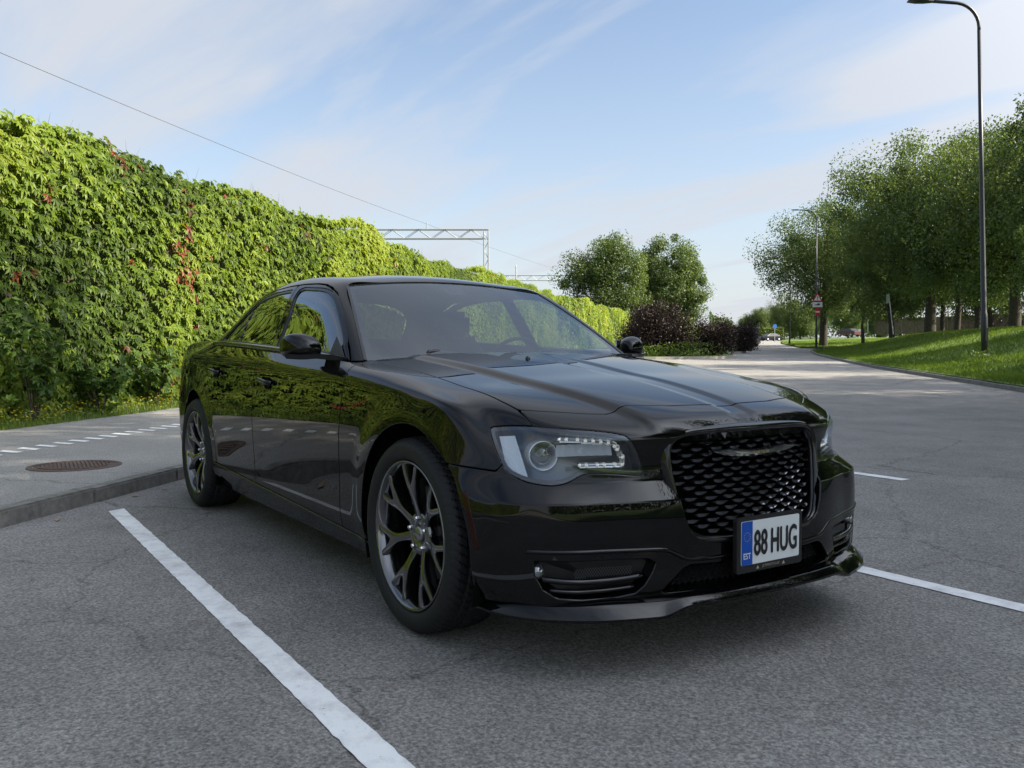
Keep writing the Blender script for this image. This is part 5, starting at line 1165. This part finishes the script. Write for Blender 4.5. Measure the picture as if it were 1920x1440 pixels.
BARK = add_noise_color(mat('tree_bark', (.04, .034, .028), .95), (.022, .018, .015), (.055, .046, .037), 9, 6, .7, .6, 30)
def make_tree(seed, H, Rc, base, nclump, per, leaf, trunk_r, round_=1.0, crown_c=None, flat=.75):
    """trunk-with-limbs mesh data and crown arrays; crown is clumps of leaves hung on limb ends"""
    rg = np.random.default_rng(seed); mb = MB(); ends = []; cz = base + (H - base) * .52; az = (H - base) * .5
    top = np.array([rg.normal(0, .3), rg.normal(0, .3), H * .86]); tp = [np.array([0, 0, -.4]), np.array([rg.normal(0, .05), rg.normal(0, .05), base * .5]), np.array([rg.normal(0, .12), rg.normal(0, .12), base]), top * [.5, .5, .75], top]
    mb.tube(tp, [trunk_r * 1.25, trunk_r, trunk_r * .82, trunk_r * .42, .03], 9, False)
    nl = 17
    for i in range(nl):
        f = (i + .5) / nl; z0 = base * .75 + (H * .72 - base * .75) * f; th = i * 2.4 + rg.normal(0, .3); rad = Rc * rg.uniform(.72, 1.0) * math.sqrt(max(.15, 1 - ((z0 + 1.2 - cz) / az) ** 2 * .75))
        p0 = np.array([0, 0, z0]); p2 = np.array([math.cos(th) * rad, math.sin(th) * rad, min(z0 + rad * rg.uniform(.25, .75), H * .97)]); p1 = p0 * .5 + p2 * .5 + np.array([0, 0, -rad * .06 + rg.normal(0, .2)])
        r0 = trunk_r * (.42 - .22 * f); pts = [p0, p0 * .75 + p1 * .25 + (0, 0, .1), p1, p2]; mb.tube(pts, [r0, r0 * .8, r0 * .5, .02], 6, False); ends += [p2, p1 * .4 + p2 * .6, p1]
        for k in range(4):
            q0 = p1 * rg.uniform(.2, .7) + p2 * 0; w_ = rg.uniform(.35, .95); q0 = p0 * (1 - w_) + p2 * w_ if w_ < .5 else p1 * (1 - (w_ - .5) * 2) + p2 * (w_ - .5) * 2
            q1 = q0 + rg.normal(0, 1, 3) * Rc * .24 + np.array([0, 0, Rc * .08]); mb.tube([q0, (q0 + q1) / 2 + rg.normal(0, .08, 3), q1], [r0 * .38, r0 * .25, .012], 5, False); ends.append(q1)
    ends = np.array(ends)
    # fill the shell of the crown where no limb ends
    k = max(nclump - len(ends), 0); u = unit(rg.normal(0, 1, (k, 3))); rr = rg.uniform(.62, 1.0, k) ** .6; extra = u * rr[:, None] * [Rc, Rc, az] + [0, 0, cz]
    C = np.concatenate([ends, extra]); lump = 1 + .22 * np.sin(C[:, 0] * 1.1 + seed) * np.sin(C[:, 1] * 1.0 + C[:, 2] * .7) ; C[:, :2] *= lump[:, None]
    cr = rg.uniform(.35, 1.15, len(C)) * Rc * .185; n = len(C) * per; ci = np.repeat(np.arange(len(C)), per); off = rg.normal(0, 1, (n, 3)) * [1, 1, flat]; off = off / np.maximum(1, np.linalg.norm(off, axis=1, keepdims=True) / 1.7)
    X = C[ci] + off * cr[ci][:, None]; ok = (X[:, 2] > base * .62); X = X[ok]; ci = ci[ok]; off = off[ok]; n = len(X)
    face = unit(off * .9 + rg.normal(0, .38, (n, 3)) + [0, 0, .7]); ax = unit(rg.normal(0, 1, (n, 3)) + off * .4 + [0, 0, -.25]); sz_ = leaf * rg.uniform(.6, 1.3, n)
    V, F = leaf_quads(X, ax, face, sz_, sz_ * .62, .12)
    tint = np.clip(rg.normal(.45, .12, len(C))[ci] + rg.normal(0, .12, n), 0, 1)
    return mb, V, F, tint
TREE_LIB = {}
def tree_kind(key, seed, H, Rc, base, ncl, per, leaf, tr, m, flat=.75):
    mb, V, F, t = make_tree(seed, H, Rc, base, ncl, per, leaf, tr, flat=flat)
    tm = mesh_data('trunk', mb.V, mb.F, BARK, True); cm = fast_mesh('crown', V, F, m); set_tint(cm, t); TREE_LIB[key] = (tm, cm)
def plant(key, d, s, z, scale, rot, label, group=None, name='broadleaf_tree'):
    o = empty(name, W(d, s, z), rot); o.scale = scale if hasattr(scale, '__len__') else (scale,) * 3; tag(o, label, 'tree', group)
    for nm, me in zip(('trunk', 'crown'), TREE_LIB[key]): link(bpy.data.objects.new(nm, me), o)
    return o
def build_trees():
    DK = leaf_mat('leaf_dark', [(.048, .078, .030), (.076, .120, .040), (.108, .162, .048), (.160, .220, .058)], .38, .03)
    MD = leaf_mat('leaf_mid', [(.045, .075, .020), (.070, .112, .028), (.098, .148, .034), (.135, .190, .042)], .34, .03)
    tree_kind('oak', 3, 13.0, 5.6, 3.3, 165, 330, .185, .33, DK); tree_kind('lime', 8, 13.2, 4.3, 3.0, 165, 310, .18, .22, DK); tree_kind('ash', 21, 12.0, 4.6, 3.6, 135, 280, .18, .17, DK)
    tree_kind('maple', 15, 11.5, 4.0, 1.6, 190, 300, .20, .26, MD, .9); tree_kind('poplar', 33, 12.0, 3.3, 1.6, 270, 230, .21, .28, DK, 1.0)
    def bz(d, s): return float(tz(d) + (bank(d, s) if d < 66 else .6))
    def px(d, x): return (x - 960) / 1642 * d
    grove = [('oak', 84, 1543, 1.02, .4, 'broad dark tree standing alone left of the grove behind the traffic signs'), ('ash', 92, 1618, .95, 1.9, 'slim tree between the lone broad tree and the dark grove'),
             ('lime', 70, 1672, .98, .2, 'tall tree at the left edge of the dark grove'), ('oak', 62, 1742, 1.06, 2.2, 'tall rounded tree whose lit crown tops the dark grove'), ('ash', 57, 1792, 1.05, 4.0, 'thin trunked tree in the middle of the dark grove'),
             ('lime', 54, 1832, .88, 5.1, 'grove tree just left of the near lamp post'), ('oak', 50, 1900, .92, 1.0, 'big grove tree just right of the near lamp post'), ('lime', 43, 1990, .93, 3.3, 'tall tree at the right edge of the picture'),
             ('ash', 76, 1765, 1.05, 2.9, 'rear grove tree seen between the thin trunks'), ('lime', 68, 1858, 1.0, .9, 'rear grove tree behind the near lamp post'), ('oak', 98, 1690, .9, 5.5, 'farthest tree behind the left part of the grove')]
    for k, d, x, sc, r, lab in grove: plant(k, d, px(d, x), bz(d, px(d, x)) - .1, sc, r, lab, None)
    # the row goes on along the bank outside the picture and shades the car park
    for i, (k, d, s, sc) in enumerate((('lime', 31, 28.5, 1.0), ('ash', 19.5, 23.5, .95), ('lime', 13, 16.6, 1.12), ('oak', 7.0, 17.6, 1.12), ('lime', 1.5, 15.2, 1.14), ('oak', -4, 16.6, 1.12), ('lime', -9.5, 14.6, 1.08), ('ash', 3.5, 22.0, 1.2))):
        plant(k, d, s, bz(d, s) - .1, sc, i * 1.7, 'tree in the row on the bank outside the picture', 'bank trees outside the picture')
    # two trees by the far end of the wall
    plant('maple', 112, px(112, 1134), float(tz(112)) - .2, (1.24, 1.24, 1.24), .6, 'leafy mid green tree rising above the far end of the creeper wall')
    plant('poplar', 118, px(118, 1256), float(tz(118)) - .2, (1.28, 1.28, 1.20), 2.2, 'dense dark rounded tree beside the paler one at the wall end')
    # far trees
    for i, (k, d, x, sc) in enumerate((('maple', 215, 1420, .72), ('oak', 235, 1447, .70), ('maple', 190, 1500, .78), ('lime', 225, 1530, .72), ('maple', 260, 1400, .62), ('oak', 170, 1590, .70), ('maple', 160, 1650, .66), ('lime', 205, 1470, .85))):
        lab = ('small far tree left of the blue sign', 'round far tree above the clipped hedge', 'far tree right of the thin lamp post', 'far tree behind the trunk of the broad tree', 'farthest tree at the end of the road', 'far tree under the grove crowns at left', 'far tree under the grove crowns at right', 'taller pale far tree behind the thin lamp post')[i]
        plant(k, d, px(d, x), float(tz(d)) - .4, sc, i * 1.1, lab)
    # woods on the skyline
    rw = np.random.default_rng(91); n = 26000; xx = rw.uniform(1330, 2300, n); dd = rw.uniform(300, 380, n); hh = 7.5 + 2.5 * np.sin(xx * .021) + 1.8 * np.sin(xx * .057 + 1) + 1.2 * np.sin(xx * .13); z = tz(dd) - .5 + hh * np.sqrt(rw.random(n)); C = toW(dd, px(dd, xx), z)
    v, f = leaf_quads(C, rw.normal(0, 1, (n, 3)), rw.normal(0, .6, (n, 3)) + [0, 0, .6], np.full(n, 1.1), np.full(n, .8), .1); me = fast_mesh('distant_wood', v, f, leaf_mat('far_leaf', [(.045, .075, .035), (.075, .115, .045)], .3, .02)); set_tint(me, rw.random(n)); o = link(bpy.data.objects.new('distant_wood', me)); tag(o, 'hazy green belt of woodland along the far skyline', 'woodland', None, 'stuff')
    n = 30000; dd = rw.uniform(-110, 75, n); ss = rw.uniform(46, 58, n) + np.where(dd < -20, (-20 - dd) * -.5, 0); hh = 9 + 2 * np.sin(dd * .13) + 1.5 * np.sin(dd * .41); C = toW(dd, ss, tz(dd) + .5 + hh * rw.random(n)); v, f = leaf_quads(C, rw.normal(0, 1, (n, 3)), rw.normal(0, .6, (n, 3)) + [0, 0, .6], np.full(n, .8), np.full(n, .6), .1); me = fast_mesh('unseen_wood', v, f, MATS['leaf_dark']); set_tint(me, rw.random(n)); o = link(bpy.data.objects.new('unseen_wood', me)); tag(o, 'unseen dark belt of trees added beyond the bank to block the horizon', 'woodland', None, 'stuff')  # out-of-view wood, added to block the bright horizon in the car's reflections
    # purple bushes on the island
    rg = np.random.default_rng(77); PUR = leaf_mat('purple_leaf', [(.012, .009, .010), (.022, .014, .014), (.034, .020, .018), (.048, .036, .024)], .15, .03)
    for i, (d, x, r, h, n, lab) in enumerate(((48.5, 1243, 2.5, 2.7, 30000, 'largest purple leaved bush on the island behind the car'), (49.5, 1330, 1.9, 2.15, 20000, 'smaller purple leaved bush at the right end of the island'), (60, 1386, 1.5, 2.0, 12000, 'low purple bush at the far tip of the island'), (50.5, 1200, 1.7, 2.2, 12000, 'purple bush half hidden behind the door mirror'))):
        s = px(d, x); b = empty('purple_bush', W(d, s, float(tz(d)) + .08)); tag(b, lab, 'bush'); st = MB(); C = []
        for k in range(16):
            th = rg.uniform(0, 6.28); e = np.array([math.cos(th) * r * rg.uniform(.3, .95), math.sin(th) * r * rg.uniform(.3, .95), h * rg.uniform(.5, 1.0)]); st.tube([(0, 0, -.1), e * [.45, .45, .6], e], [.04, .025, .008], 5, False)
            for j in range(5): C.append(e * [rg.uniform(.5, 1.1), rg.uniform(.5, 1.1), rg.uniform(.25, 1.05)])
        st.build('stems', BARK, b); C = np.array(C); ci = rg.integers(0, len(C), n); X = C[ci] + rg.normal(0, .26, (n, 3)); X[:, 2] = np.maximum(X[:, 2], .12)
        v, f = leaf_quads(X, rg.normal(0, 1, (n, 3)) + [0, 0, -.2], rg.normal(0, .6, (n, 3)) + [0, 0, .7], rg.uniform(.06, .13, n), rg.uniform(.04, .08, n), .15); me = fast_mesh('crown', v, f, PUR); set_tint(me, np.clip(rg.normal(.4, .25, n), 0, 1)); link(bpy.data.objects.new('crown', me), b)
    for i, (d, x, r, h, n, lab) in enumerate(((46.6, 1285, 1.4, .75, 1300, 'green weeds under the gap between the purple bushes'), (46.8, 1225, 1.2, .6, 900, 'green weeds under the largest purple bush'), (47.6, 1290, .5, 2.1, 900, 'slim green shoot between the two purple bushes'))):
        s = px(d, x); b = empty('weed_clump', W(d, s, float(tz(d)) + .1)); tag(b, lab, 'weeds'); X = rg.normal(0, 1, (n, 3)) * [r * .5, r * .5, 0]; X[:, 2] = rg.random(n) ** 1.3 * h
        v, f = leaf_quads(X, rg.normal(0, 1, (n, 3)) + [0, 0, .2], rg.normal(0, .6, (n, 3)) + [0, 0, .8], rg.uniform(.07, .14, n), rg.uniform(.04, .07, n), .15); me = fast_mesh('leaves', v, f, GRASSM); set_tint(me, np.clip(rg.normal(.12, .15, n), 0, 1)); link(bpy.data.objects.new('leaves', me), b)
    # clipped hedge far down the road
    d0 = 200; b = empty('clipped_hedge', W(d0, px(d0, 1432), float(tz(d0)))); tag(b, 'bright clipped hedge at the bend of the road', 'hedge'); n = 9000; X = np.stack([rg.uniform(-1.0, 1.0, n), rg.uniform(-4.2, 4.2, n), rg.uniform(0, 2.7, n)], 1)
    k = rg.integers(0, 3, n); X[:, 0] = np.where(k == 0, -1.0 + rg.normal(0, .1, n), X[:, 0]); X[:, 2] = np.where(k == 1, 2.7 + rg.normal(0, .1, n), X[:, 2]); v, f = leaf_quads(X, rg.normal(0, 1, (n, 3)), rg.normal(0, .4, (n, 3)) + [-1, 0, .4], np.full(n, .26), np.full(n, .2), .1); me = fast_mesh('leaves', v, f, leaf_mat('hedge_leaf', [(.07, .12, .02), (.15, .20, .03)], .3, .03)); set_tint(me, rg.random(n)); link(bpy.data.objects.new('leaves', me), b); b.rotation_euler = (0, 0, YAW)
    MB().box((0, 0, 1.3), (1.6, 8.2, 2.5)).build('hedge_core', mat('hedge_core', (.02, .03, .01), .9), b)
# ------------------------------------------------------------------ street furniture, far things
def px_s(d, x): return (x - 960) / 1642 * d
STEEL = mat('dark_post_steel', (.022, .026, .032), .42, .3); GALV = mat('galvanised', (.42, .44, .46), .5, .6)
def lamp_post(d, x, zb, H, arm, tilt, label, r=.095):
    s = px_s(d, x); o = empty('lamp_post', W(d, s, zb)); tag(o, label, 'lamp post', 'lamp posts along the road'); U = np.array([*R2, 0.0]); Z = np.array([0, 0, 1.0])
    def P(a, z): return tuple(U * (a - tilt * z) + Z * z)
    MB().tube([P(0, -.3), P(0, 1.3), P(0, 1.34), P(0, H * .5), P(0, H - 1.0)], [r, r, r * .82, r * .66, r * .52], 14).build('post', STEEL, o, True)
    MB().tube([P(0, -.05), P(0, .05)], [r * 1.5, r * 1.35], 14).build('base_collar', STEEL, o)
    pts = [P(0, H - 1.05)] + [P(-.75 + .75 * math.cos(t), H - .9 + .75 * math.sin(t)) for t in np.linspace(0, math.pi / 2 * .92, 8)] + [P(-arm, H - .10)]
    MB().tube(pts, r * .50, 10).build('arm', STEEL, o, True)
    h = MB(); c = np.array(P(-arm - .35, H - .10)); n = 12; V = []
    for k, (w, t) in enumerate(((.08, .05), (.16, .055), (.17, .05), (.10, .03))):
        for j in range(8): a = j * math.pi / 4; V.append(c + U * (.36 - k * .26) + np.cross(Z, U) * w * math.cos(a) + Z * t * math.sin(a))
    h.add(V, [(k * 8 + j, k * 8 + (j + 1) % 8, (k + 1) * 8 + (j + 1) % 8, (k + 1) * 8 + j) for k in range(3) for j in range(8)] + [tuple(range(8)), tuple(24 + j for j in range(8))]); h.build('lamp_head', STEEL, o, True)
    dr_ = MB().box((0, 0, 0), (.09, .012, .42)).build('service_door', STEEL, o); dr_.location = Vector((-F2[0], -F2[1], 0)) * (r * .98) + Vector((0, 0, .65)); dr_.rotation_euler = (0, 0, YAW + math.pi / 2)
    return o
def signs():
    d = 74.0; s = px_s(d, 1530); zb = 1.03 + (655 - 645) / 1642 * d; f = np.array([*F2, 0.0]); u = np.array([*R2, 0.0]); z = np.array([0, 0, 1.0]); o0 = np.array(W(d, s, zb)) - f * .16
    RED = mat('sign_red', (.55, .02, .03), .5); WHT = mat('sign_white', (.78, .78, .78), .5); BLK = mat('sign_black', (.02, .02, .02), .5); BLU = mat('sign_blue', (.05, .16, .50), .5)
    def plate(par, pts, m, off, name, th=.006):
        n = len(pts); A = [o0 + u * a + z * b - f * off for a, b in pts]; B_ = [p + f * th for p in A]; loc = np.array(par.location) if par else 0
        return MB().add([p - loc for p in A + B_], [tuple(range(n)), tuple(range(2 * n - 1, n - 1, -1))] + [(i, i + n, (i + 1) % n + n, (i + 1) % n) for i in range(n)]).build(name, m, par)
    def disc(cx, cz, r, n=28): return [(cx + r * math.cos(2 * math.pi * i / n), cz + r * math.sin(2 * math.pi * i / n)) for i in range(n)]
    t = empty('warning_sign', tuple(o0 + z * 3.9)); tag(t, 'red bordered triangular warning sign with exclamation mark on the lamp post', 'road sign')
    plate(t, [(-.43, 3.55), (.43, 3.55), (.40, 3.62), (.035, 4.26), (-.035, 4.26), (-.40, 3.62)], RED, 0, 'panel'); plate(t, [(-.30, 3.635), (.30, 3.635), (0, 4.13)], WHT, .008, 'field')
    plate(t, [(-.028, 3.79), (.028, 3.79), (.04, 3.98), (-.04, 3.98)], BLK, .012, 'mark'); plate(t, disc(0, 3.72, .035, 12), BLK, .012, 'mark')
    t = empty('sign_plate', tuple(o0 + z * 3.3)); tag(t, 'white rectangular plate with a black slope symbol under the warning sign', 'road sign')
    plate(t, [(-.42, 3.08), (.42, 3.08), (.42, 3.50), (-.42, 3.50)], WHT, 0, 'panel'); plate(t, [(-.24, 3.24), (.20, 3.24), (.22, 3.36), (.05, 3.40), (-.05, 3.31), (-.22, 3.29)], BLK, .006, 'symbol')
    t = empty('no_entry_sign', tuple(o0 + z * 2.7)); tag(t, 'round red no entry sign with white bar below the white plate', 'road sign')
    plate(t, [(.02 + a * .62, b) for a, b in disc(0, 2.68, .36)], RED, 0, 'panel'); plate(t, [(-.16, 2.62), (.20, 2.62), (.20, 2.75), (-.16, 2.75)], WHT, .006, 'bar')
    # leaning sign seen from behind
    d = 60.0; zb = 1.03 + (655 - 622) / 1642 * d; o = empty('leaning_sign_post', W(d, px_s(d, 1674), zb)); tag(o, 'leaning pale sign post seen from behind in front of the grove', 'sign post')
    top = u * -.35 + z * 2.55; MB().tube([(0, 0, -.2), tuple(top)], .035, 8).build('post', GALV, o); c = top * .88 - u * .10
    MB().add([tuple(c + u * a + z * b + f * e) for e in (.0, .02) for a, b in ((-.10, -.35), (.10, -.30), (.10, .32), (-.10, .28))], [(0, 1, 2, 3), (7, 6, 5, 4), (0, 4, 5, 1), (1, 5, 6, 2), (2, 6, 7, 3), (3, 7, 4, 0)]).build('sign_back', GALV, o)
    for d, x, yb, h, lab in ((95, 1617, 622, 3.4, 'thin pale post left of the leaning sign'), (100, 1626, 622, 3.6, 'thin pale post just left of the leaning sign')):
        o = empty('pale_post', W(d, px_s(d, x), 1.03 + (655 - yb) / 1642 * d)); tag(o, lab, 'post'); MB().tube([(0, 0, -.2), (0, 0, h)], .05, 8).build('post', GALV, o); MB().tube([(0, 0, h), (0, 0, h + .05)], [.055, .03], 8).build('cap', GALV, o)
    d = 140.0; o = empty('blue_sign', W(d, px_s(d, 1452), float(tz(d)))); tag(o, 'small round blue road sign by the clipped hedge', 'road sign'); MB().tube([(0, 0, 0), (0, 0, 2.6)], .04, 8).build('post', GALV, o)
    MB().add([tuple(-f * .06 + u * a + z * b) for a, b in disc(0, 2.6, .33)], [tuple(range(28))]).build('disc', BLU, o)

def gantry(d, x0, x1, ytop, label, hcol, lat=.62):
    """lattice rail gantry behind the wall: one visible leg and a truss beam"""
    s1, s0 = px_s(d, x1), px_s(d, x0); zt = 1.03 + (655 - ytop) / 1642 * d; o = empty('rail_gantry', W(d, s1, 0)); tag(o, label, 'gantry'); u = np.array([*R2, 0.0]); f = np.array([*F2, 0.0]); z = np.array([0, 0, 1.0]); L = s1 - s0 + 6; G_ = mat('gantry_steel', (.36, .39, .41), .5, .3)
    for a in (.0, .30): MB().tube([tuple(u * a + z * 0), tuple(u * a + z * (zt - .15))], .05, 6).build('leg', G_, o)
    m = MB(); n = int(zt / .6)
    for i in range(n): m.tube([tuple(u * (0 if i % 2 else .3) + z * (i * .6)), tuple(u * (.3 if i % 2 else 0) + z * min((i + 1) * .6, zt))], .02, 4, False)
    m.build('leg_lacing', G_, o)
    for fo in (0, .5):
        for zo in (0, -lat): MB().tube([tuple(u * (.30 if zo == 0 else .1) + z * (zt + zo - (.0 if zo else .0)) + f * fo), tuple(u * (-L) + z * (zt + zo) + f * fo)], .045, 6).build('chord', G_, o)
        n = int(L / .9); m = MB()
        for i in range(n): a0, a1 = -i * .9, -(i + 1) * .9; m.tube([tuple(u * a0 + z * (zt if i % 2 else zt - lat) + f * fo), tuple(u * a1 + z * (zt - lat if i % 2 else zt) + f * fo)], .024, 4, False)
        m.build('lacing', G_, o)
    MB().tube([tuple(u * -3.9 + z * zt), tuple(u * -3.9 + z * (zt + .45))], .03, 6).build('insulator', G_, o)
def cables():
    C_ = mat('cable', (.10, .11, .12), .6)
    pts = [(24, 0, 100), (60, 800, 421), (130, 1062, 511)]; P = []
    for d, x, y in pts: P.append(np.array(W(d, px_s(d, x), 1.03 + (655 - y) / 1642 * d)))
    P = [P[0] + (P[0] - P[1]) * .6] + P; V = []
    for a, b in zip(P[:-1], P[1:]):
        for t in np.linspace(0, 1, 20, endpoint=False): V.append(a * (1 - t) + b * t - np.array([0, 0, .16 * 4 * t * (1 - t)]))
    V.append(P[-1]); o = MB().tube(V, .013, 5).build('overhead_cable', C_); tag(o, 'thin overhead cable sloping down across the sky behind the wall', 'cable')
    d = 130.0; o = empty('rail_mast', W(d, px_s(d, 968), 0)); tag(o, 'thin rail mast beside the farther gantry', 'mast'); zt = 1.03 + (655 - 500) / 1642 * d; MB().tube([(0, 0, 0), (0, 0, zt)], .10, 8).build('pole', GALV, o); MB().tube([(0, 0, zt), (0, 0, zt + .2)], [.11, .05], 8).build('cap', GALV, o)
def far_car(name, d, s, z, rot, col, label, L=4.3, Wd=1.75, H=1.45, van=False):
    o = empty(name, W(d, s, z), rot); tag(o, label, 'van' if van else 'car'); pm = mat('far_paint_' + name, col, .35, 0, .3)
    side = [(-.5, .22), (-.5, .60), (-.47, .66), (-.36, .70), (-.20, .98), (.16, 1.0), (.36, .68), (.48, .60), (.5, .42), (.49, .22)] if not van else [(-.5, .15), (-.5, .95), (-.46, 1.0), (.22, 1.0), (.36, .62), (.48, .52), (.5, .15)]
    n = len(side); V = []
    for y, k in ((-.5, 1.0), (-.42, 1.0), (.42, 1.0), (.5, 1.0)):
        for a, b in side: V.append((a * L * (1 if abs(y) < .45 else .985), y * Wd * (1 - .22 * max(0, (b - .66) / .34) * (abs(y) > .4)), b * H))
    F = [tuple(range(n))[::-1], tuple(3 * n + j for j in range(n))] + [(k * n + j, k * n + (j + 1) % n, (k + 1) * n + (j + 1) % n, (k + 1) * n + j) for k in range(3) for j in range(n)]
    MB().add(V, F).build('body', pm, o, bevel=.03)
    g = mat('far_glass', (.015, .018, .022), .05, 0, .8)
    if not van:
        for sy in (-1, 1): MB().add([(a * L, sy * Wd * (.5 - .11 * (b - .66) / .34 + .004), b * H) for a, b in ((-.33, .71), (-.19, .93), (.14, .95), (.31, .71))], [(0, 1, 2, 3)]).build('side_window', g, o)
        MB().add([((-.36 - .004) * L, -Wd * .40, .72 * H), ((-.36 - .004) * L, Wd * .40, .72 * H), (-.215 * L, Wd * .36, .965 * H), (-.215 * L, -Wd * .36, .965 * H)], [(0, 1, 2, 3)]).build('rear_window', g, o)
        MB().add([((.355) * L, -Wd * .40, .70 * H), (.355 * L, Wd * .40, .70 * H), (.185 * L, Wd * .36, .975 * H), (.185 * L, -Wd * .36, .975 * H)], [(0, 1, 2, 3)]).build('front_window', g, o)
    for sy in (-1, 1):
        MB().box((-.495 * L, sy * Wd * .38, .58 * H), (.05, .24, .10)).build('tail_lamp', REDL, o); MB().box((.485 * L, sy * Wd * .36, .50 * H), (.05, .3, .10)).build('headlamp', CHROME, o)
        for a in (-.30, .31):
            lv, lf = lathe([(.0, .02), (.19, .02), (.20, .03), (.30, .025), (.315, -.02), (.31, -.18)], 20); w = obj('wheel', [(p[0], p[1] * sy, p[2]) for p in lv], lf, RUBBER, o, True); w.location = (a * L, sy * (Wd * .5 - .02), .315)
            lv, lf = lathe([(.0, .03), (.19, .028), (.2, .02)], 16); r_ = obj('rim', [(p[0], p[1] * sy, p[2]) for p in lv], lf, GALV, w, True)
    return o
def fence():
    d0, x0, d1, x1 = 92.0, 1640, 70.0, 1930; A = np.array(W(d0, px_s(d0, x0), 0)); Bq = np.array(W(d1, px_s(d1, x1), 0)); o = empty('board_fence', tuple(A)); tag(o, 'grey brown board fence behind the trunks of the grove', 'fence'); L = np.linalg.norm(Bq - A); t = (Bq - A) / L; n = int(L / 2.4); z0 = 2.55; z1 = 2.35
    WD = add_noise_color(mat('fence_boards', (.10, .085, .075), .9), (.07, .06, .055), (.14, .12, .105), 4, 4); 
    for i in range(n + 1):
        p = t * (i * 2.4) + np.array([0, 0, z0 + (z1 - z0) * i / n]); MB().box(p + (0, 0, .85), (.12, .12, 1.9)).build('post', mat('fence_post', (.20, .19, .18), .9), o)
    rg = np.random.default_rng(4); m = MB(); a = math.atan2(t[1], t[0]); rot = Matrix.Rotation(a, 3, 'Z')
    for k in range(int(L / .16)): p = t * (k * .16 + .08) + np.array([0, 0, z0 + (z1 - z0) * k * .16 / L + .80 + rg.uniform(-.02, .02)]); m.box(p, (.145, .025, 1.55), rot)
    pn = m.build('boards', WD, o); pn['kind'] = 'stuff'
def build_things():
    lamp_post(28.0, 1846, 1.03 - 11 / 1642 * 28, 11.22, 1.45, .038, 'tall dark lamp post standing nearest on the right bank', .105)
    lamp_post(75.8, 1530, 1.03 + 10 / 1642 * 75.8, 11.6, 1.4, .01, 'lamp post carrying the traffic signs', .10)
    lamp_post(100, 1480, 1.03 + 15 / 1642 * 100, 11.0, 1.4, .0, 'thin far lamp post left of the traffic signs', .085)
    lamp_post(72, 1800, 1.03 + 45 / 1642 * 72, 7.5, 1.2, .02, 'lamp post half hidden among the grove trees', .07)
    signs(); gantry(60, 706, 908, 431, 'pale lattice rail gantry rising behind the creeper wall', 9); gantry(132, 968, 1075, 517, 'smaller farther rail gantry beside the leafy tree', 9, .75); cables(); fence()
    far_car('far_hatchback', 176, px_s(176, 1445), float(tz(176)), YAW + math.pi / 2 + .35, (.012, .014, .02), 'small dark car turning far down the road')
    far_car('parked_van', 92, px_s(92, 1393), float(tz(92)), YAW + .12, (.10, .11, .12), 'dark van partly hidden behind the far purple bush', 4.8, 1.9, 2.0, True)
    far_car('distant_car', 150, px_s(150, 1591), float(tz(150)) + .9, YAW + .4, (.08, .03, .03), 'maroon car showing its roof over the grass crest', 4.2, 1.7, 1.4)
build_ground()
build_wall()
build_grass()
build_trees()
build_things()
build_car()
